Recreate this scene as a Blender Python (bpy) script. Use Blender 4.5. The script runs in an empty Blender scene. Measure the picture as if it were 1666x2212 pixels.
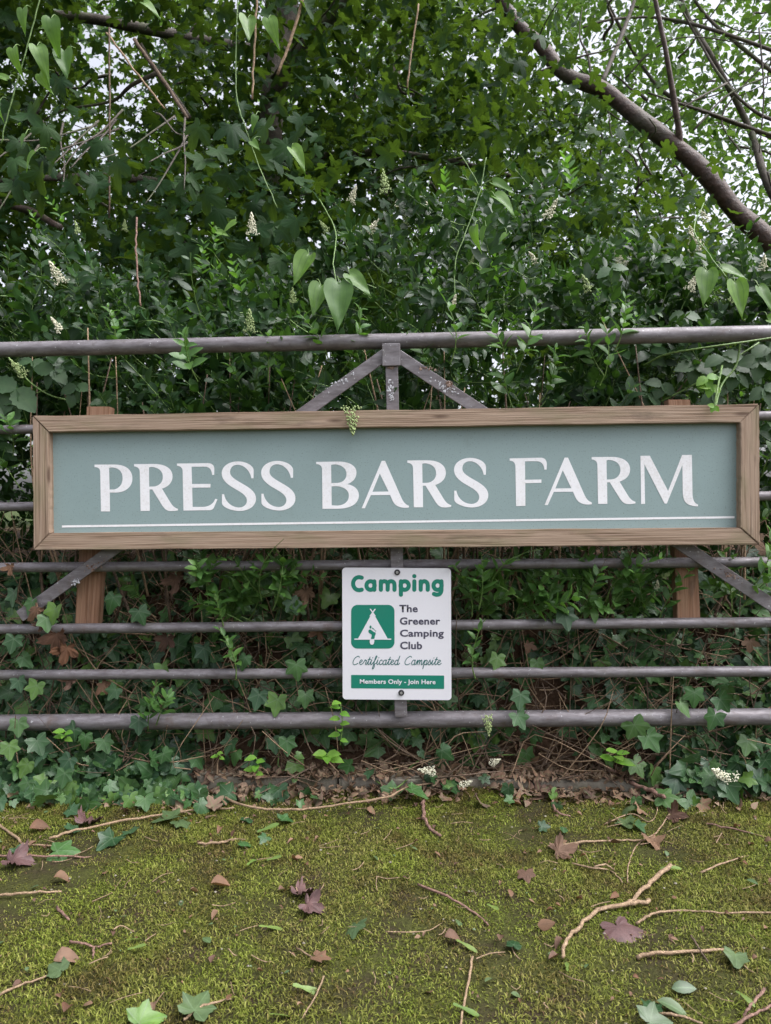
import bpy, bmesh, math
import numpy as np
from mathutils import Matrix, Vector

C = bpy.context.scene.collection
sc = bpy.context.scene
rng = np.random.default_rng(7)
R = math.radians

# ------------------------------------------------------------------ camera, sky, sun, exposure
FPX, W0, H0 = 1533.0, 1666.0, 2212.0
cam_d = bpy.data.cameras.new('camera')
cam = bpy.data.objects.new('camera', cam_d); C.objects.link(cam)
cam_d.sensor_fit = 'VERTICAL'; cam_d.sensor_height = 24.0; cam_d.lens = 24.0 * FPX / H0
cam_d.clip_start = 0.05; cam_d.clip_end = 3000
CAM = Vector((0.09, -1.97, 0.80))
CR = Matrix.Rotation(R(2.6), 3, 'Z') @ Matrix.Rotation(R(90 - 0.6), 3, 'X') @ Matrix.Rotation(R(-0.55), 3, 'Z')
cam.matrix_world = Matrix.Translation(CAM) @ CR.to_4x4()
cam_d.dof.use_dof = True; cam_d.dof.focus_distance = 1.97; cam_d.dof.aperture_fstop = 6.0
sc.camera = cam

SUN_EL, SUN_AZ = 58.0, 103.0          # degrees; azimuth measured from +Y towards +X
world = bpy.data.worlds.new('World'); sc.world = world; world.use_nodes = True
wn = world.node_tree
sky = wn.nodes.new('ShaderNodeTexSky'); sky.sky_type = 'NISHITA'; sky.sun_disc = False
sky.sun_elevation = R(SUN_EL); sky.sun_rotation = R(SUN_AZ)
sky.air_density = 1.0; sky.dust_density = 6.0; sky.ozone_density = 1.0
hs = wn.nodes.new('ShaderNodeHueSaturation'); hs.inputs['Saturation'].default_value = 0.22
bg = wn.nodes['Background']; bg.inputs['Strength'].default_value = 0.15
tint = wn.nodes.new('ShaderNodeMix'); tint.data_type = 'RGBA'; tint.blend_type = 'MULTIPLY'; tint.inputs[0].default_value = 1.0
tint.inputs[7].default_value = (0.945, 0.945, 1.0, 1)
wn.links.new(sky.outputs[0], hs.inputs['Color']); wn.links.new(hs.outputs[0], tint.inputs[6])
wn.links.new(tint.outputs[2], bg.inputs['Color'])
sun_d = bpy.data.lights.new('sun', 'SUN'); sun_d.energy = 0.95; sun_d.angle = R(60); sun_d.color = (1.0, 0.985, 0.96)
sun = bpy.data.objects.new('sun', sun_d); C.objects.link(sun)
sv = Vector((math.sin(R(SUN_AZ)) * math.cos(R(SUN_EL)), math.cos(R(SUN_AZ)) * math.cos(R(SUN_EL)), math.sin(R(SUN_EL))))
sun.rotation_euler = sv.to_track_quat('Z', 'Y').to_euler(); sun.location = (0, -6, 9)
sc.view_settings.view_transform = 'Standard'; sc.view_settings.look = 'None'
sc.view_settings.gamma = 1.0; sc.view_settings.use_curve_mapping = False
sc.view_settings.exposure = 1.3
sc.render.engine = 'CYCLES'
sc.cycles.max_bounces = 8; sc.cycles.transparent_max_bounces = 4
sc.cycles.diffuse_bounces = 5; sc.cycles.glossy_bounces = 3; sc.cycles.transmission_bounces = 5

CRn = np.array(CR); CAMn = np.array(CAM)
def at(u, v, Y):
    d = CRn @ np.array(((u - W0 / 2) / FPX, -(v - H0 / 2) / FPX, -1.0))
    return CAMn + d * ((Y - CAMn[1]) / d[1])
def project(P):
    q = (np.asarray(P) - CAMn) @ CRn
    z = np.maximum(-q[..., 2], 1e-4)
    return W0 / 2 + FPX * q[..., 0] / z, H0 / 2 - FPX * q[..., 1] / z, -q[..., 2]

def fbm(x, y, z=0.0, s=0.0):
    r = 0; a = 1.0; t = 0
    for k in range(4):
        f = 1.93 ** k
        r = r + a * (np.sin(f * (x * 1.0 + y * 0.7 + z * .6) + 1.3 * k + s) * np.cos(f * (y * 1.1 - x * .55 + z * .8) + 2.1 * k + s * 1.7)
                     + .6 * np.sin(f * (z * 1.3 + x * .9 - y * .4) * 1.3 + k * 4 + s * .7))
        t += a * 1.2; a *= .55
    return r / t
def sstep(a, b, x):
    t = np.clip((x - a) / (b - a), 0, 1); return t * t * (3 - 2 * t)
def ground_z(x, y):
    x = np.asarray(x, float); y = np.asarray(y, float)
    near = sstep(-6, -2.2, y) * sstep(8, 4, np.abs(x))
    moss = 0.009 * fbm(x * 5, y * 5) + 0.005 * fbm(x * 17, y * 17, 0, 3)
    bank = 0.05 * sstep(0.03, 0.12, y) + 0.52 * sstep(0.06 + .03 * fbm(x * 3, 0), 0.42, y)
    return near * moss + bank + sstep(30, 200, y) * 0.5
def grd(u, v, lift=0.0):
    d = CRn @ np.array(((u - W0 / 2) / FPX, -(v - H0 / 2) / FPX, -1.0))
    t0 = 0.6
    for t in np.linspace(0.6, 4, 700):
        p = CAMn + d * t
        if p[2] < ground_z(p[0], p[1]) + lift: break
        t0 = t
    return CAMn + d * t0

# ------------------------------------------------------------------ materials
def nodes_of(name):
    m = bpy.data.materials.new(name); m.use_nodes = True
    return m, m.node_tree, m.node_tree.nodes['Principled BSDF']
def N(nt, typ, **kw):
    n = nt.nodes.new(typ)
    for k, v in kw.items():
        if hasattr(n, k): setattr(n, k, v)
        else: n.inputs[k].default_value = v
    return n
def mixc(nt, f, a, b, blend='MIX'):
    n = nt.nodes.new('ShaderNodeMix'); n.data_type = 'RGBA'; n.blend_type = blend
    for i, s in ((0, f), (6, a), (7, b)):
        if hasattr(s, 'is_linked') or isinstance(s, bpy.types.NodeSocket): nt.links.new(s, n.inputs[i])
        elif i == 0: n.inputs[0].default_value = s
        else: n.inputs[i].default_value = (*s, 1)
    return n.outputs[2]
def ramp(nt, src, stops):
    n = nt.nodes.new('ShaderNodeValToRGB'); e = n.color_ramp.elements
    while len(e) < len(stops): e.new(0.5)
    for i, (p, c) in enumerate(stops):
        e[i].position = p; e[i].color = (*c, 1) if isinstance(c, tuple) else (c, c, c, 1)
    nt.links.new(src, n.inputs[0]); return n.outputs[0]
def math_(nt, op, a, b=None):
    n = nt.nodes.new('ShaderNodeMath'); n.operation = op
    for i, s in enumerate((a, b)):
        if s is None: continue
        if isinstance(s, bpy.types.NodeSocket): nt.links.new(s, n.inputs[i])
        else: n.inputs[i].default_value = s
    return n.outputs[0]
def noise(nt, scale, detail=4, vec=None, rough=.55, dist=0):
    n = N(nt, 'ShaderNodeTexNoise'); n.inputs['Scale'].default_value = scale; n.inputs['Detail'].default_value = detail
    n.inputs['Roughness'].default_value = rough; n.inputs['Distortion'].default_value = dist
    if vec is not None: nt.links.new(vec, n.inputs['Vector'])
    return n.outputs[0]
def geo_pos(nt): return N(nt, 'ShaderNodeNewGeometry').outputs['Position']
def bump(nt, h, strength, dist, bsdf):
    b = N(nt, 'ShaderNodeBump'); b.inputs['Strength'].default_value = strength; b.inputs['Distance'].default_value = dist
    nt.links.new(h, b.inputs['Height']); nt.links.new(b.outputs[0], bsdf.inputs['Normal'])

def rnd_socket(nt):
    a = N(nt, 'ShaderNodeAttribute'); a.attribute_name = 'rnd'
    o = N(nt, 'ShaderNodeObjectInfo')
    return math_(nt, 'FRACT', math_(nt, 'ADD', a.outputs['Fac'], o.outputs['Random']))
def leaf_mat(name, cols, trans=.3, tcol=(.16, .30, .03), vein=(.12, .2, .08), vamt=.5, rough=.4, spec=.5, back=1.25, vpow=9, spots=0.0):
    m, nt, b = nodes_of(name)
    r = rnd_socket(nt)
    n = len(cols)
    c = ramp(nt, r, [(i / (n - 1), cols[i]) for i in range(n)])
    pos = geo_pos(nt)
    c = mixc(nt, .55, c, ramp(nt, noise(nt, 45, 3, pos), [(.3, (.55, .6, .55)), (.7, (1.35, 1.3, 1.2))]), 'MULTIPLY')
    va = N(nt, 'ShaderNodeAttribute'); va.attribute_name = 'vein'
    vf = math_(nt, 'MULTIPLY', math_(nt, 'POWER', va.outputs['Fac'], vpow), vamt)
    c = mixc(nt, vf, c, vein)
    if spots:
        c = mixc(nt, math_(nt, 'MULTIPLY', ramp(nt, noise(nt, 160, 2, pos), [(.62, 0.0), (.7, 1.0)]), spots), c, (.10, .06, .03))
    g = N(nt, 'ShaderNodeNewGeometry')
    c = mixc(nt, g.outputs['Backfacing'], c, mixc(nt, 1.0, c, (back, back * 1.02, back * .95), 'MULTIPLY'))
    nt.links.new(c, b.inputs['Base Color']); b.inputs['Roughness'].default_value = rough
    b.inputs['Specular IOR Level'].default_value = spec
    if trans > 0:
        t = N(nt, 'ShaderNodeBsdfTranslucent')
        nt.links.new(mixc(nt, .6, mixc(nt, 1.0, c, (3.2, 3.4, 1.6), 'MULTIPLY'), tcol), t.inputs['Color'])
        mx = N(nt, 'ShaderNodeMixShader'); mx.inputs[0].default_value = trans
        nt.links.new(b.outputs[0], mx.inputs[1]); nt.links.new(t.outputs[0], mx.inputs[2])
        nt.links.new(mx.outputs[0], nt.nodes['Material Output'].inputs['Surface'])
    return m
M = {}
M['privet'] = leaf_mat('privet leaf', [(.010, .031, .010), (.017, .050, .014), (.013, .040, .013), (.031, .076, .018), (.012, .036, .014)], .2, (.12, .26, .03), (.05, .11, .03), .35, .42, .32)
M['privet_mid'] = leaf_mat('lighter privet leaf', [(.045, .115, .026), (.07, .155, .034), (.055, .13, .034), (.095, .19, .042)], .2, (.14, .30, .03), (.06, .13, .04), .35, .42, .35)  # paler copy of the privet leaf, its brightness painted into the colour
M['privet_new'] = leaf_mat('young privet leaf', [(.06, .14, .03), (.085, .19, .035), (.05, .12, .03)], .28, (.2, .4, .04), (.1, .2, .05), .3, .42, .4)
M['ivy'] = leaf_mat('ivy leaf', [(.018, .050, .019), (.034, .092, .028), (.052, .120, .034), (.022, .058, .029), (.040, .092, .038), (.095, .18, .036)], .1, (.1, .2, .03), (.13, .18, .11), .7, .42, .38, 1.4, 7)
M['maple'] = leaf_mat('lobed tree leaf', [(.009, .030, .010), (.013, .040, .012), (.022, .054, .014), (.010, .033, .011)], .24, (.18, .27, .02), (.04, .095, .03), .6, .55, .12, 1.2, 8)
M['bright_leaf'] = leaf_mat('pale tree leaf', [(.035, .085, .020), (.05, .115, .022), (.028, .07, .018), (.06, .12, .026)], .36, (.18, .27, .05), (.1, .18, .05), .3, .45, .4)
M['heart'] = leaf_mat('heart shaped vine leaf', [(.085, .175, .030), (.12, .225, .036), (.055, .125, .028), (.10, .19, .034)], .28, (.22, .42, .05), (.035, .09, .02), .75, .42, .35, 1.1, 8)
M['bramble'] = leaf_mat('bramble leaf', [(.035, .080, .028), (.05, .10, .045), (.04, .085, .03)], .2, (.14, .28, .04), (.08, .13, .06), .4, .5, .4, 1.6)
M['lime'] = leaf_mat('bright young leaf', [(.13, .27, .035), (.10, .24, .03), (.16, .29, .05)], .3, (.3, .5, .05), (.16, .3, .08), .3, .45, .4)
M['dead'] = leaf_mat('dead brown leaf', [(.13, .070, .045), (.18, .11, .07), (.085, .048, .038), (.22, .14, .095), (.14, .068, .038), (.07, .04, .03)], .1, (.3, .15, .06), (.10, .06, .04), .4, .7, .25, 1.1)
M['litter'] = leaf_mat('leaf mould', [(.15, .085, .055), (.20, .125, .085), (.10, .06, .045), (.26, .18, .13), (.08, .05, .04)], 0, rough=.8, spec=.2)
M['purple_dead'] = leaf_mat('dead purple brown leaf', [(.085, .045, .045), (.10, .055, .052)], .0, vein=(.05, .03, .03), vamt=.4, rough=.6, spec=.35)
M['fallen_green'] = leaf_mat('fallen green leaf', [(.075, .115, .048), (.06, .10, .04), (.10, .14, .065), (.05, .09, .04)], .1, vein=(.15, .24, .12), vamt=.5, rough=.45)
M['seed'] = leaf_mat('winged seed', [(.11, .18, .035), (.15, .21, .05), (.09, .16, .03)], .2, (.3, .4, .06), rough=.5)
M['moss'] = None

def bark_mat(name, a, b_, scale=30, band=False, rough=.75, moss=.0):
    m, nt, b = nodes_of(name)
    tc = N(nt, 'ShaderNodeTexCoord'); pos = geo_pos(nt)
    n1 = noise(nt, scale, 5, pos, .65)
    c = ramp(nt, n1, [(.3, a), (.7, b_)])
    c = mixc(nt, ramp(nt, noise(nt, scale * 4, 3, pos), [(.55, 0.0), (.75, .6)]), c, tuple(min(1, x * 1.9 + .02) for x in b_))
    if moss: c = mixc(nt, ramp(nt, noise(nt, 5, 3, pos), [(.5, 0.0), (.62, moss)]), c, (.07, .10, .03))
    nt.links.new(c, b.inputs['Base Color']); b.inputs['Roughness'].default_value = rough
    bump(nt, n1, .6, .01, b)
    return m
M['bark'] = bark_mat('grey brown bark', (.035, .028, .022), (.10, .082, .065), 25, moss=.5)
M['red_bark'] = bark_mat('reddish brown bark', (.045, .028, .024), (.135, .092, .082), 22, rough=.5, moss=.25)
M['twig'] = bark_mat('tan twig bark', (.15, .095, .055), (.33, .23, .14), 90, rough=.75)
M['dark_twig'] = bark_mat('dark stem bark', (.05, .033, .022), (.15, .10, .065), 60)
M['red_twig'] = bark_mat('red brown twig bark', (.09, .045, .032), (.24, .14, .105), 60)
M['green_stem'] = bark_mat('green stem skin', (.07, .14, .03), (.15, .24, .06), 40, rough=.5)

def metal_mat():
    m, nt, b = nodes_of('weathered galvanised steel'); pos = geo_pos(nt)
    st = N(nt, 'ShaderNodeMapping'); st.inputs['Scale'].default_value = (3, 14, 14); nt.links.new(pos, st.inputs['Vector'])
    c = ramp(nt, noise(nt, 6, 6, st.outputs[0], .65), [(.3, (.10, .088, .092)), (.5, (.165, .150, .158)), (.72, (.25, .236, .25))])
    c = mixc(nt, ramp(nt, noise(nt, 55, 4, pos, .6), [(.56, 0.0), (.7, .55)]), c, (.10, .085, .08))
    c = mixc(nt, ramp(nt, noise(nt, 130, 3, pos, .5), [(.68, 0.0), (.73, .8)]), c, (.46, .46, .47))
    c = mixc(nt, ramp(nt, noise(nt, 9, 5, pos, .7), [(.58, 0.0), (.70, .6)]), c, (.11, .066, .043))
    c = mixc(nt, ramp(nt, noise(nt, 5, 5, pos, .7), [(.55, 0.0), (.70, .35)]), c, (.10, .10, .06))
    nt.links.new(c, b.inputs['Base Color'])
    b.inputs['Metallic'].default_value = .25; b.inputs['Specular IOR Level'].default_value = .5
    nt.links.new(ramp(nt, noise(nt, 30, 4, pos), [(.3, .42), (.7, .62)]), b.inputs['Roughness'])
    bump(nt, noise(nt, 120, 3, pos), .15, .002, b)
    return m
M['metal'] = metal_mat()
def lichen():
    m, nt, b = nodes_of('flaking white zinc'); pos = geo_pos(nt)
    nt.links.new(ramp(nt, noise(nt, 180, 3, pos), [(.35, (.3, .3, .31)), (.6, (.55, .56, .6))]), b.inputs['Base Color']); b.inputs['Roughness'].default_value = .8
    return m
M['zinc'] = lichen()
def rust():
    m, nt, b = nodes_of('rust'); pos = geo_pos(nt)
    nt.links.new(ramp(nt, noise(nt, 150, 3, pos), [(.35, (.10, .05, .03)), (.6, (.3, .22, .18))]), b.inputs['Base Color']); b.inputs['Roughness'].default_value = .85
    return m
M['rust'] = rust()

def wood_mat(name, cols, algae=.5):
    m, nt, b = nodes_of(name)
    uv = N(nt, 'ShaderNodeUVMap').outputs[0]
    mp = N(nt, 'ShaderNodeMapping'); mp.inputs['Scale'].default_value = (1.6, 95, 1); nt.links.new(uv, mp.inputs['Vector'])
    g = noise(nt, 2.0, 5, mp.outputs[0], .55, .9)
    c = ramp(nt, g, [(.30, cols[0]), (.44, cols[1]), (.56, cols[2]), (.72, cols[1]), (.86, cols[0])])
    mp2 = N(nt, 'ShaderNodeMapping'); mp2.inputs['Scale'].default_value = (6, 420, 1); nt.links.new(uv, mp2.inputs['Vector'])
    g2 = noise(nt, 1.0, 3, mp2.outputs[0])
    c = mixc(nt, .5, c, ramp(nt, g2, [(.35, (.62, .6, .58)), (.65, (1.2, 1.2, 1.2))]), 'MULTIPLY')
    mp3 = N(nt, 'ShaderNodeMapping'); mp3.inputs['Scale'].default_value = (4, 14, 1); nt.links.new(uv, mp3.inputs['Vector'])
    c = mixc(nt, ramp(nt, noise(nt, 1.2, 4, mp3.outputs[0]), [(.5, 0.0), (.68, algae)]), c, (.17, .165, .085))
    c = mixc(nt, ramp(nt, noise(nt, 2.3, 3, mp3.outputs[0]), [(.58, 0.0), (.75, .5)]), c, (.10, .075, .06))
    vo = N(nt, 'ShaderNodeTexVoronoi'); vo.inputs['Scale'].default_value = 1.0
    mp4 = N(nt, 'ShaderNodeMapping'); mp4.inputs['Scale'].default_value = (5, 22, 1); nt.links.new(uv, mp4.inputs['Vector']); nt.links.new(mp4.outputs[0], vo.inputs['Vector'])
    c = mixc(nt, ramp(nt, vo.outputs['Distance'], [(.07, .75), (.16, 0.0)]), c, (.085, .05, .035))
    nt.links.new(c, b.inputs['Base Color']); b.inputs['Roughness'].default_value = .8; b.inputs['Specular IOR Level'].default_value = .25
    bump(nt, math_(nt, 'ADD', g, math_(nt, 'MULTIPLY', g2, .6)), .5, .003, b)
    return m
M['wood'] = wood_mat('weathered softwood', [(.115, .075, .05), (.29, .205, .145), (.375, .28, .21)])
M['fresh_wood'] = wood_mat('reddish new softwood', [(.15, .075, .042), (.26, .14, .085), (.31, .185, .12)], .12)

def board_mat():
    m, nt, b = nodes_of('sage green sign face'); pos = geo_pos(nt)
    c = ramp(nt, noise(nt, 3, 4, pos), [(.35, (.238, .318, .318)), (.65, (.252, .336, .336))])
    c = mixc(nt, ramp(nt, noise(nt, 260, 2, pos), [(.60, 0.0), (.70, .5)]), c, (.11, .14, .11))
    c = mixc(nt, ramp(nt, noise(nt, 5, 6, pos, .75), [(.5, 0.0), (.75, .3)]), c, (.18, .245, .225))
    c = mixc(nt, ramp(nt, noise(nt, 14, 5, pos, .7), [(.6, 0.0), (.8, .3)]), c, (.16, .21, .17))
    nt.links.new(c, b.inputs['Base Color']); b.inputs['Roughness'].default_value = .42; b.inputs['Specular IOR Level'].default_value = .5
    return m
M['board'] = board_mat()
def print_mat(name, col, dirt=.4, rough=.45, dcol=(.35, .31, .24)):
    m, nt, b = nodes_of(name); pos = geo_pos(nt)
    c = mixc(nt, ramp(nt, noise(nt, 210, 3, pos), [(.58, 0.0), (.72, dirt)]), col, dcol)
    c = mixc(nt, math_(nt, 'MULTIPLY', ramp(nt, noise(nt, 9, 5, pos, .7), [(.45, 0.0), (.7, dirt)]), ramp(nt, noise(nt, 150, 2, pos), [(.4, .15), (.6, 1.0)])), c, dcol)
    nt.links.new(c, b.inputs['Base Color']); b.inputs['Roughness'].default_value = rough
    return m
M['white_vinyl'] = print_mat('off white vinyl lettering', (.82, .82, .84), .25)
M['plate'] = print_mat('white plastic plate', (.71, .705, .745), .05, .4, (.3, .3, .3))
M['print_green'] = print_mat('green print', (.004, .185, .125), .03)
M['print_teal'] = print_mat('dark teal print', (.02, .13, .125), .03)
M['print_grey'] = print_mat('dark grey print', (.065, .062, .095), .03)
def plain(name, col, rough=.5, metal=0.0):
    m, nt, b = nodes_of(name); pos = geo_pos(nt)
    nt.links.new(mixc(nt, noise(nt, 90, 3, pos), tuple(x * .75 for x in col), tuple(min(1, x * 1.25) for x in col)), b.inputs['Base Color'])
    b.inputs['Roughness'].default_value = rough; b.inputs['Metallic'].default_value = metal
    return m
M['rubber'] = plain('black rubber', (.015, .015, .018), .5)
M['screw'] = plain('zinc screw', (.42, .42, .42), .35, .6)
M['flower'] = plain('cream flower', (.70, .68, .52), .7)
M['bud'] = plain('pale green bud', (.30, .38, .16), .7)
def concrete_mat():
    m, nt, b = nodes_of('old concrete'); pos = geo_pos(nt)
    c = ramp(nt, noise(nt, 28, 6, pos, .7), [(.3, (.13, .11, .085)), (.55, (.24, .215, .17)), (.8, (.33, .31, .25))])
    c = mixc(nt, ramp(nt, noise(nt, 11, 4, pos), [(.52, 0.0), (.66, .7)]), c, (.10, .10, .04))
    nt.links.new(c, b.inputs['Base Color']); b.inputs['Roughness'].default_value = .9
    bump(nt, noise(nt, 120, 4, pos), .5, .004, b); return m
M['concrete'] = concrete_mat()
def ground_mat():
    m, nt, b = nodes_of('mossy ground and leaf mould'); pos = geo_pos(nt)
    sep = N(nt, 'ShaderNodeSeparateXYZ'); nt.links.new(pos, sep.inputs[0])
    moss = ramp(nt, noise(nt, 9, 6, pos, .65), [(.32, (.035, .025, .016)), (.46, (.035, .034, .012)), (.62, (.05, .055, .014)), (.8, (.07, .075, .02))])
    moss = mixc(nt, .6, moss, ramp(nt, noise(nt, 190, 3, pos), [(.3, (.45, .45, .4)), (.7, (1.5, 1.5, 1.4))]), 'MULTIPLY')
    soil = ramp(nt, noise(nt, 40, 6, pos, .7), [(.3, (.032, .018, .011)), (.5, (.075, .045, .028)), (.75, (.13, .082, .052))])
    e = math_(nt, 'ADD', sep.outputs[1], math_(nt, 'MULTIPLY', math_(nt, 'SUBTRACT', noise(nt, 7, 4, pos), .5), .25))
    c = mixc(nt, ramp(nt, e, [(.0, 0.0), (.02, 1.0)]), moss, soil)
    far = ramp(nt, noise(nt, 2, 4, pos), [(.3, (.03, .045, .012)), (.7, (.06, .08, .025))])
    c = mixc(nt, ramp(nt, math_(nt, 'MULTIPLY', sep.outputs[1], .1), [(.5, 0.0), (.8, 1.0)]), c, far)
    nt.links.new(c, b.inputs['Base Color']); b.inputs['Roughness'].default_value = .95; b.inputs['Specular IOR Level'].default_value = .15
    bump(nt, noise(nt, 160, 4, pos), .8, .006, b); return m
M['ground'] = ground_mat()
def moss_mat():
    m, nt, b = nodes_of('moss strand'); pos = geo_pos(nt)
    r = rnd_socket(nt)
    c = ramp(nt, r, [(0, (.055, .063, .011)), (.3, (.120, .130, .020)), (.65, (.185, .196, .034)), (.9, (.33, .32, .095)), (1, (.17, .105, .05))])
    c = mixc(nt, ramp(nt, noise(nt, 4.5, 4, pos), [(.4, 0.0), (.62, .7)]), c, mixc(nt, 1.0, c, (.9, 1.15, .6), 'MULTIPLY'))
    c = mixc(nt, ramp(nt, noise(nt, 7, 5, pos, .65), [(.48, 0.0), (.62, .85)]), c, mixc(nt, 1.0, c, (.62, .46, .6), 'MULTIPLY'))
    c = mixc(nt, ramp(nt, noise(nt, 3, 5, pos, .65), [(.58, 0.0), (.7, .7)]), c, mixc(nt, 1.0, c, (1.5, 1.45, 1.5), 'MULTIPLY'))
    nt.links.new(c, b.inputs['Base Color']); b.inputs['Roughness'].default_value = .7; b.inputs['Specular IOR Level'].default_value = .25
    t = N(nt, 'ShaderNodeBsdfTranslucent'); nt.links.new(c, t.inputs['Color'])
    mx = N(nt, 'ShaderNodeMixShader'); mx.inputs[0].default_value = .3
    nt.links.new(b.outputs[0], mx.inputs[1]); nt.links.new(t.outputs[0], mx.inputs[2])
    nt.links.new(mx.outputs[0], nt.nodes['Material Output'].inputs['Surface'])
    return m
M['moss'] = moss_mat()

# ------------------------------------------------------------------ object helpers
def link(name, me, parent=None, kind=None, matrix=None):
    o = bpy.data.objects.new(name, me); C.objects.link(o)
    if matrix is not None: o.matrix_basis = matrix
    if parent is not None:
        o.parent = parent; o.matrix_parent_inverse = Matrix.Translation(-parent.location)
    if kind: o['kind'] = kind
    return o
def thing(name, label, cat, loc=(0, 0, 0), group=None):
    o = bpy.data.objects.new(name, None); C.objects.link(o); o.location = loc; o.empty_display_size = .1
    return tag(o, label, cat, group)
def tag(o, label, cat, group=None):
    o['label'] = label; o['category'] = cat
    if group: o['group'] = group
    return o
def raw_mesh(name, V, T, mat, rnd=None, vein=None, smooth=True, uv=None):
    V = np.ascontiguousarray(V, np.float32).reshape(-1, 3); T = np.ascontiguousarray(T, np.int32).reshape(-1, 3)
    me = bpy.data.meshes.new(name)
    me.vertices.add(len(V)); me.vertices.foreach_set('co', V.ravel())
    me.loops.add(len(T) * 3); me.loops.foreach_set('vertex_index', T.ravel())
    me.polygons.add(len(T)); me.polygons.foreach_set('loop_start', np.arange(0, len(T) * 3, 3, dtype=np.int32))
    me.polygons.foreach_set('use_smooth', np.full(len(T), smooth))
    for nm, a in (('rnd', rnd), ('vein', vein)):
        if a is not None:
            at_ = me.attributes.new(nm, 'FLOAT', 'POINT'); at_.data.foreach_set('value', np.ascontiguousarray(a, np.float32))
    me.materials.append(mat); me.update(calc_edges=True); me.validate()
    return me
class Acc:
    def __init__(s): s.V = []; s.T = []; s.r = []; s.v = []; s.n = 0
    def add(s, V, T, rnd=0.0, vein=None):
        V = np.asarray(V, float).reshape(-1, 3); s.V.append(V); s.T.append(np.asarray(T, int) + s.n)
        s.r.append(np.broadcast_to(np.asarray(rnd, float), (len(V),))); s.v.append(np.zeros(len(V)) if vein is None else vein); s.n += len(V)
    def inst(s, tpl, A, P, rnd):
        V, T, v = tpl
        if len(P) == 0: return
        W = np.einsum('nij,kj->nki', A, V) + P[:, None, :]
        k = len(V); n = len(P)
        TT = (T[None] + (np.arange(n) * k)[:, None, None]).reshape(-1, 3)
        s.add(W.reshape(-1, 3), TT, np.repeat(rnd, k), np.tile(v, n))
    def mesh(s, name, mat, smooth=True):
        return raw_mesh(name, np.concatenate(s.V), np.concatenate(s.T), mat, np.concatenate(s.r), np.concatenate(s.v), smooth)
def unit(a): a = np.asarray(a, float); return a / np.maximum(np.linalg.norm(a, axis=-1, keepdims=True), 1e-9)
def frames(d, n, s):
    """matrices whose y axis is the leaf's tip direction d, z close to its normal n, scaled by s"""
    d = unit(d); n = np.asarray(n, float); n = unit(n - d * (n * d).sum(-1, keepdims=True)); x = np.cross(d, n)
    return np.stack([x, d, n], -1) * np.asarray(s, float).reshape(-1, 1, 1)
def mat4(A, P):
    m = np.eye(4); m[:3, :3] = A; m[:3, 3] = P; return Matrix(m.tolist())

def tube_arrays(pts, rad, seg=6, jit=0.0, cap=True):
    pts = np.asarray(pts, float); n = len(pts); rad = np.broadcast_to(np.asarray(rad, float), (n,))
    t = unit(np.gradient(pts, axis=0)); ref = np.array((.13, .31, .94)) if abs(t[:, 2]).mean() < .8 else np.array((.9, .2, .1))
    a = unit(np.cross(t, ref)); b = np.cross(t, a)
    ang = np.linspace(0, 2 * np.pi, seg, endpoint=False)
    rr = rad[:, None] * (1 + jit * rng.normal(size=(n, seg)))
    V = pts[:, None] + rr[..., None] * (np.cos(ang)[None, :, None] * a[:, None] + np.sin(ang)[None, :, None] * b[:, None])
    T = []
    for i in range(n - 1):
        for j in range(seg):
            k = (j + 1) % seg; p, q, r_, s_ = i * seg + j, i * seg + k, (i + 1) * seg + k, (i + 1) * seg + j
            T += [(p, q, r_), (p, r_, s_)]
    V = V.reshape(-1, 3)
    if cap:
        V = np.vstack([V, pts[0], pts[-1]]); m = n * seg
        for j in range(seg):
            k = (j + 1) % seg
            T += [(m, k, j), (m + 1, (n - 1) * seg + j, (n - 1) * seg + k)]
    return V, np.array(T)
def smooth_line(pts, k=6):
    P = np.asarray(pts, float)
    if len(P) < 3: return np.array([P[0] + (P[-1] - P[0]) * t for t in np.linspace(0, 1, k)])
    Q = np.vstack([2 * P[0] - P[1], P, 2 * P[-1] - P[-2]]); out = []
    for i in range(1, len(Q) - 2):
        for t in np.linspace(0, 1, k, endpoint=False):
            a, b, c, d = Q[i - 1:i + 3]
            out.append(.5 * (2 * b + (c - a) * t + (2 * a - 5 * b + 4 * c - d) * t * t + (3 * b - a - 3 * c + d) * t ** 3))
    out.append(P[-1]); return np.array(out)
def tube(name, pts, rad, mat, parent=None, seg=6, jit=0.0, kind=None):
    V, T = tube_arrays(pts, rad, seg, jit); return link(name, raw_mesh(name, V, T, mat), parent, kind)

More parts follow.
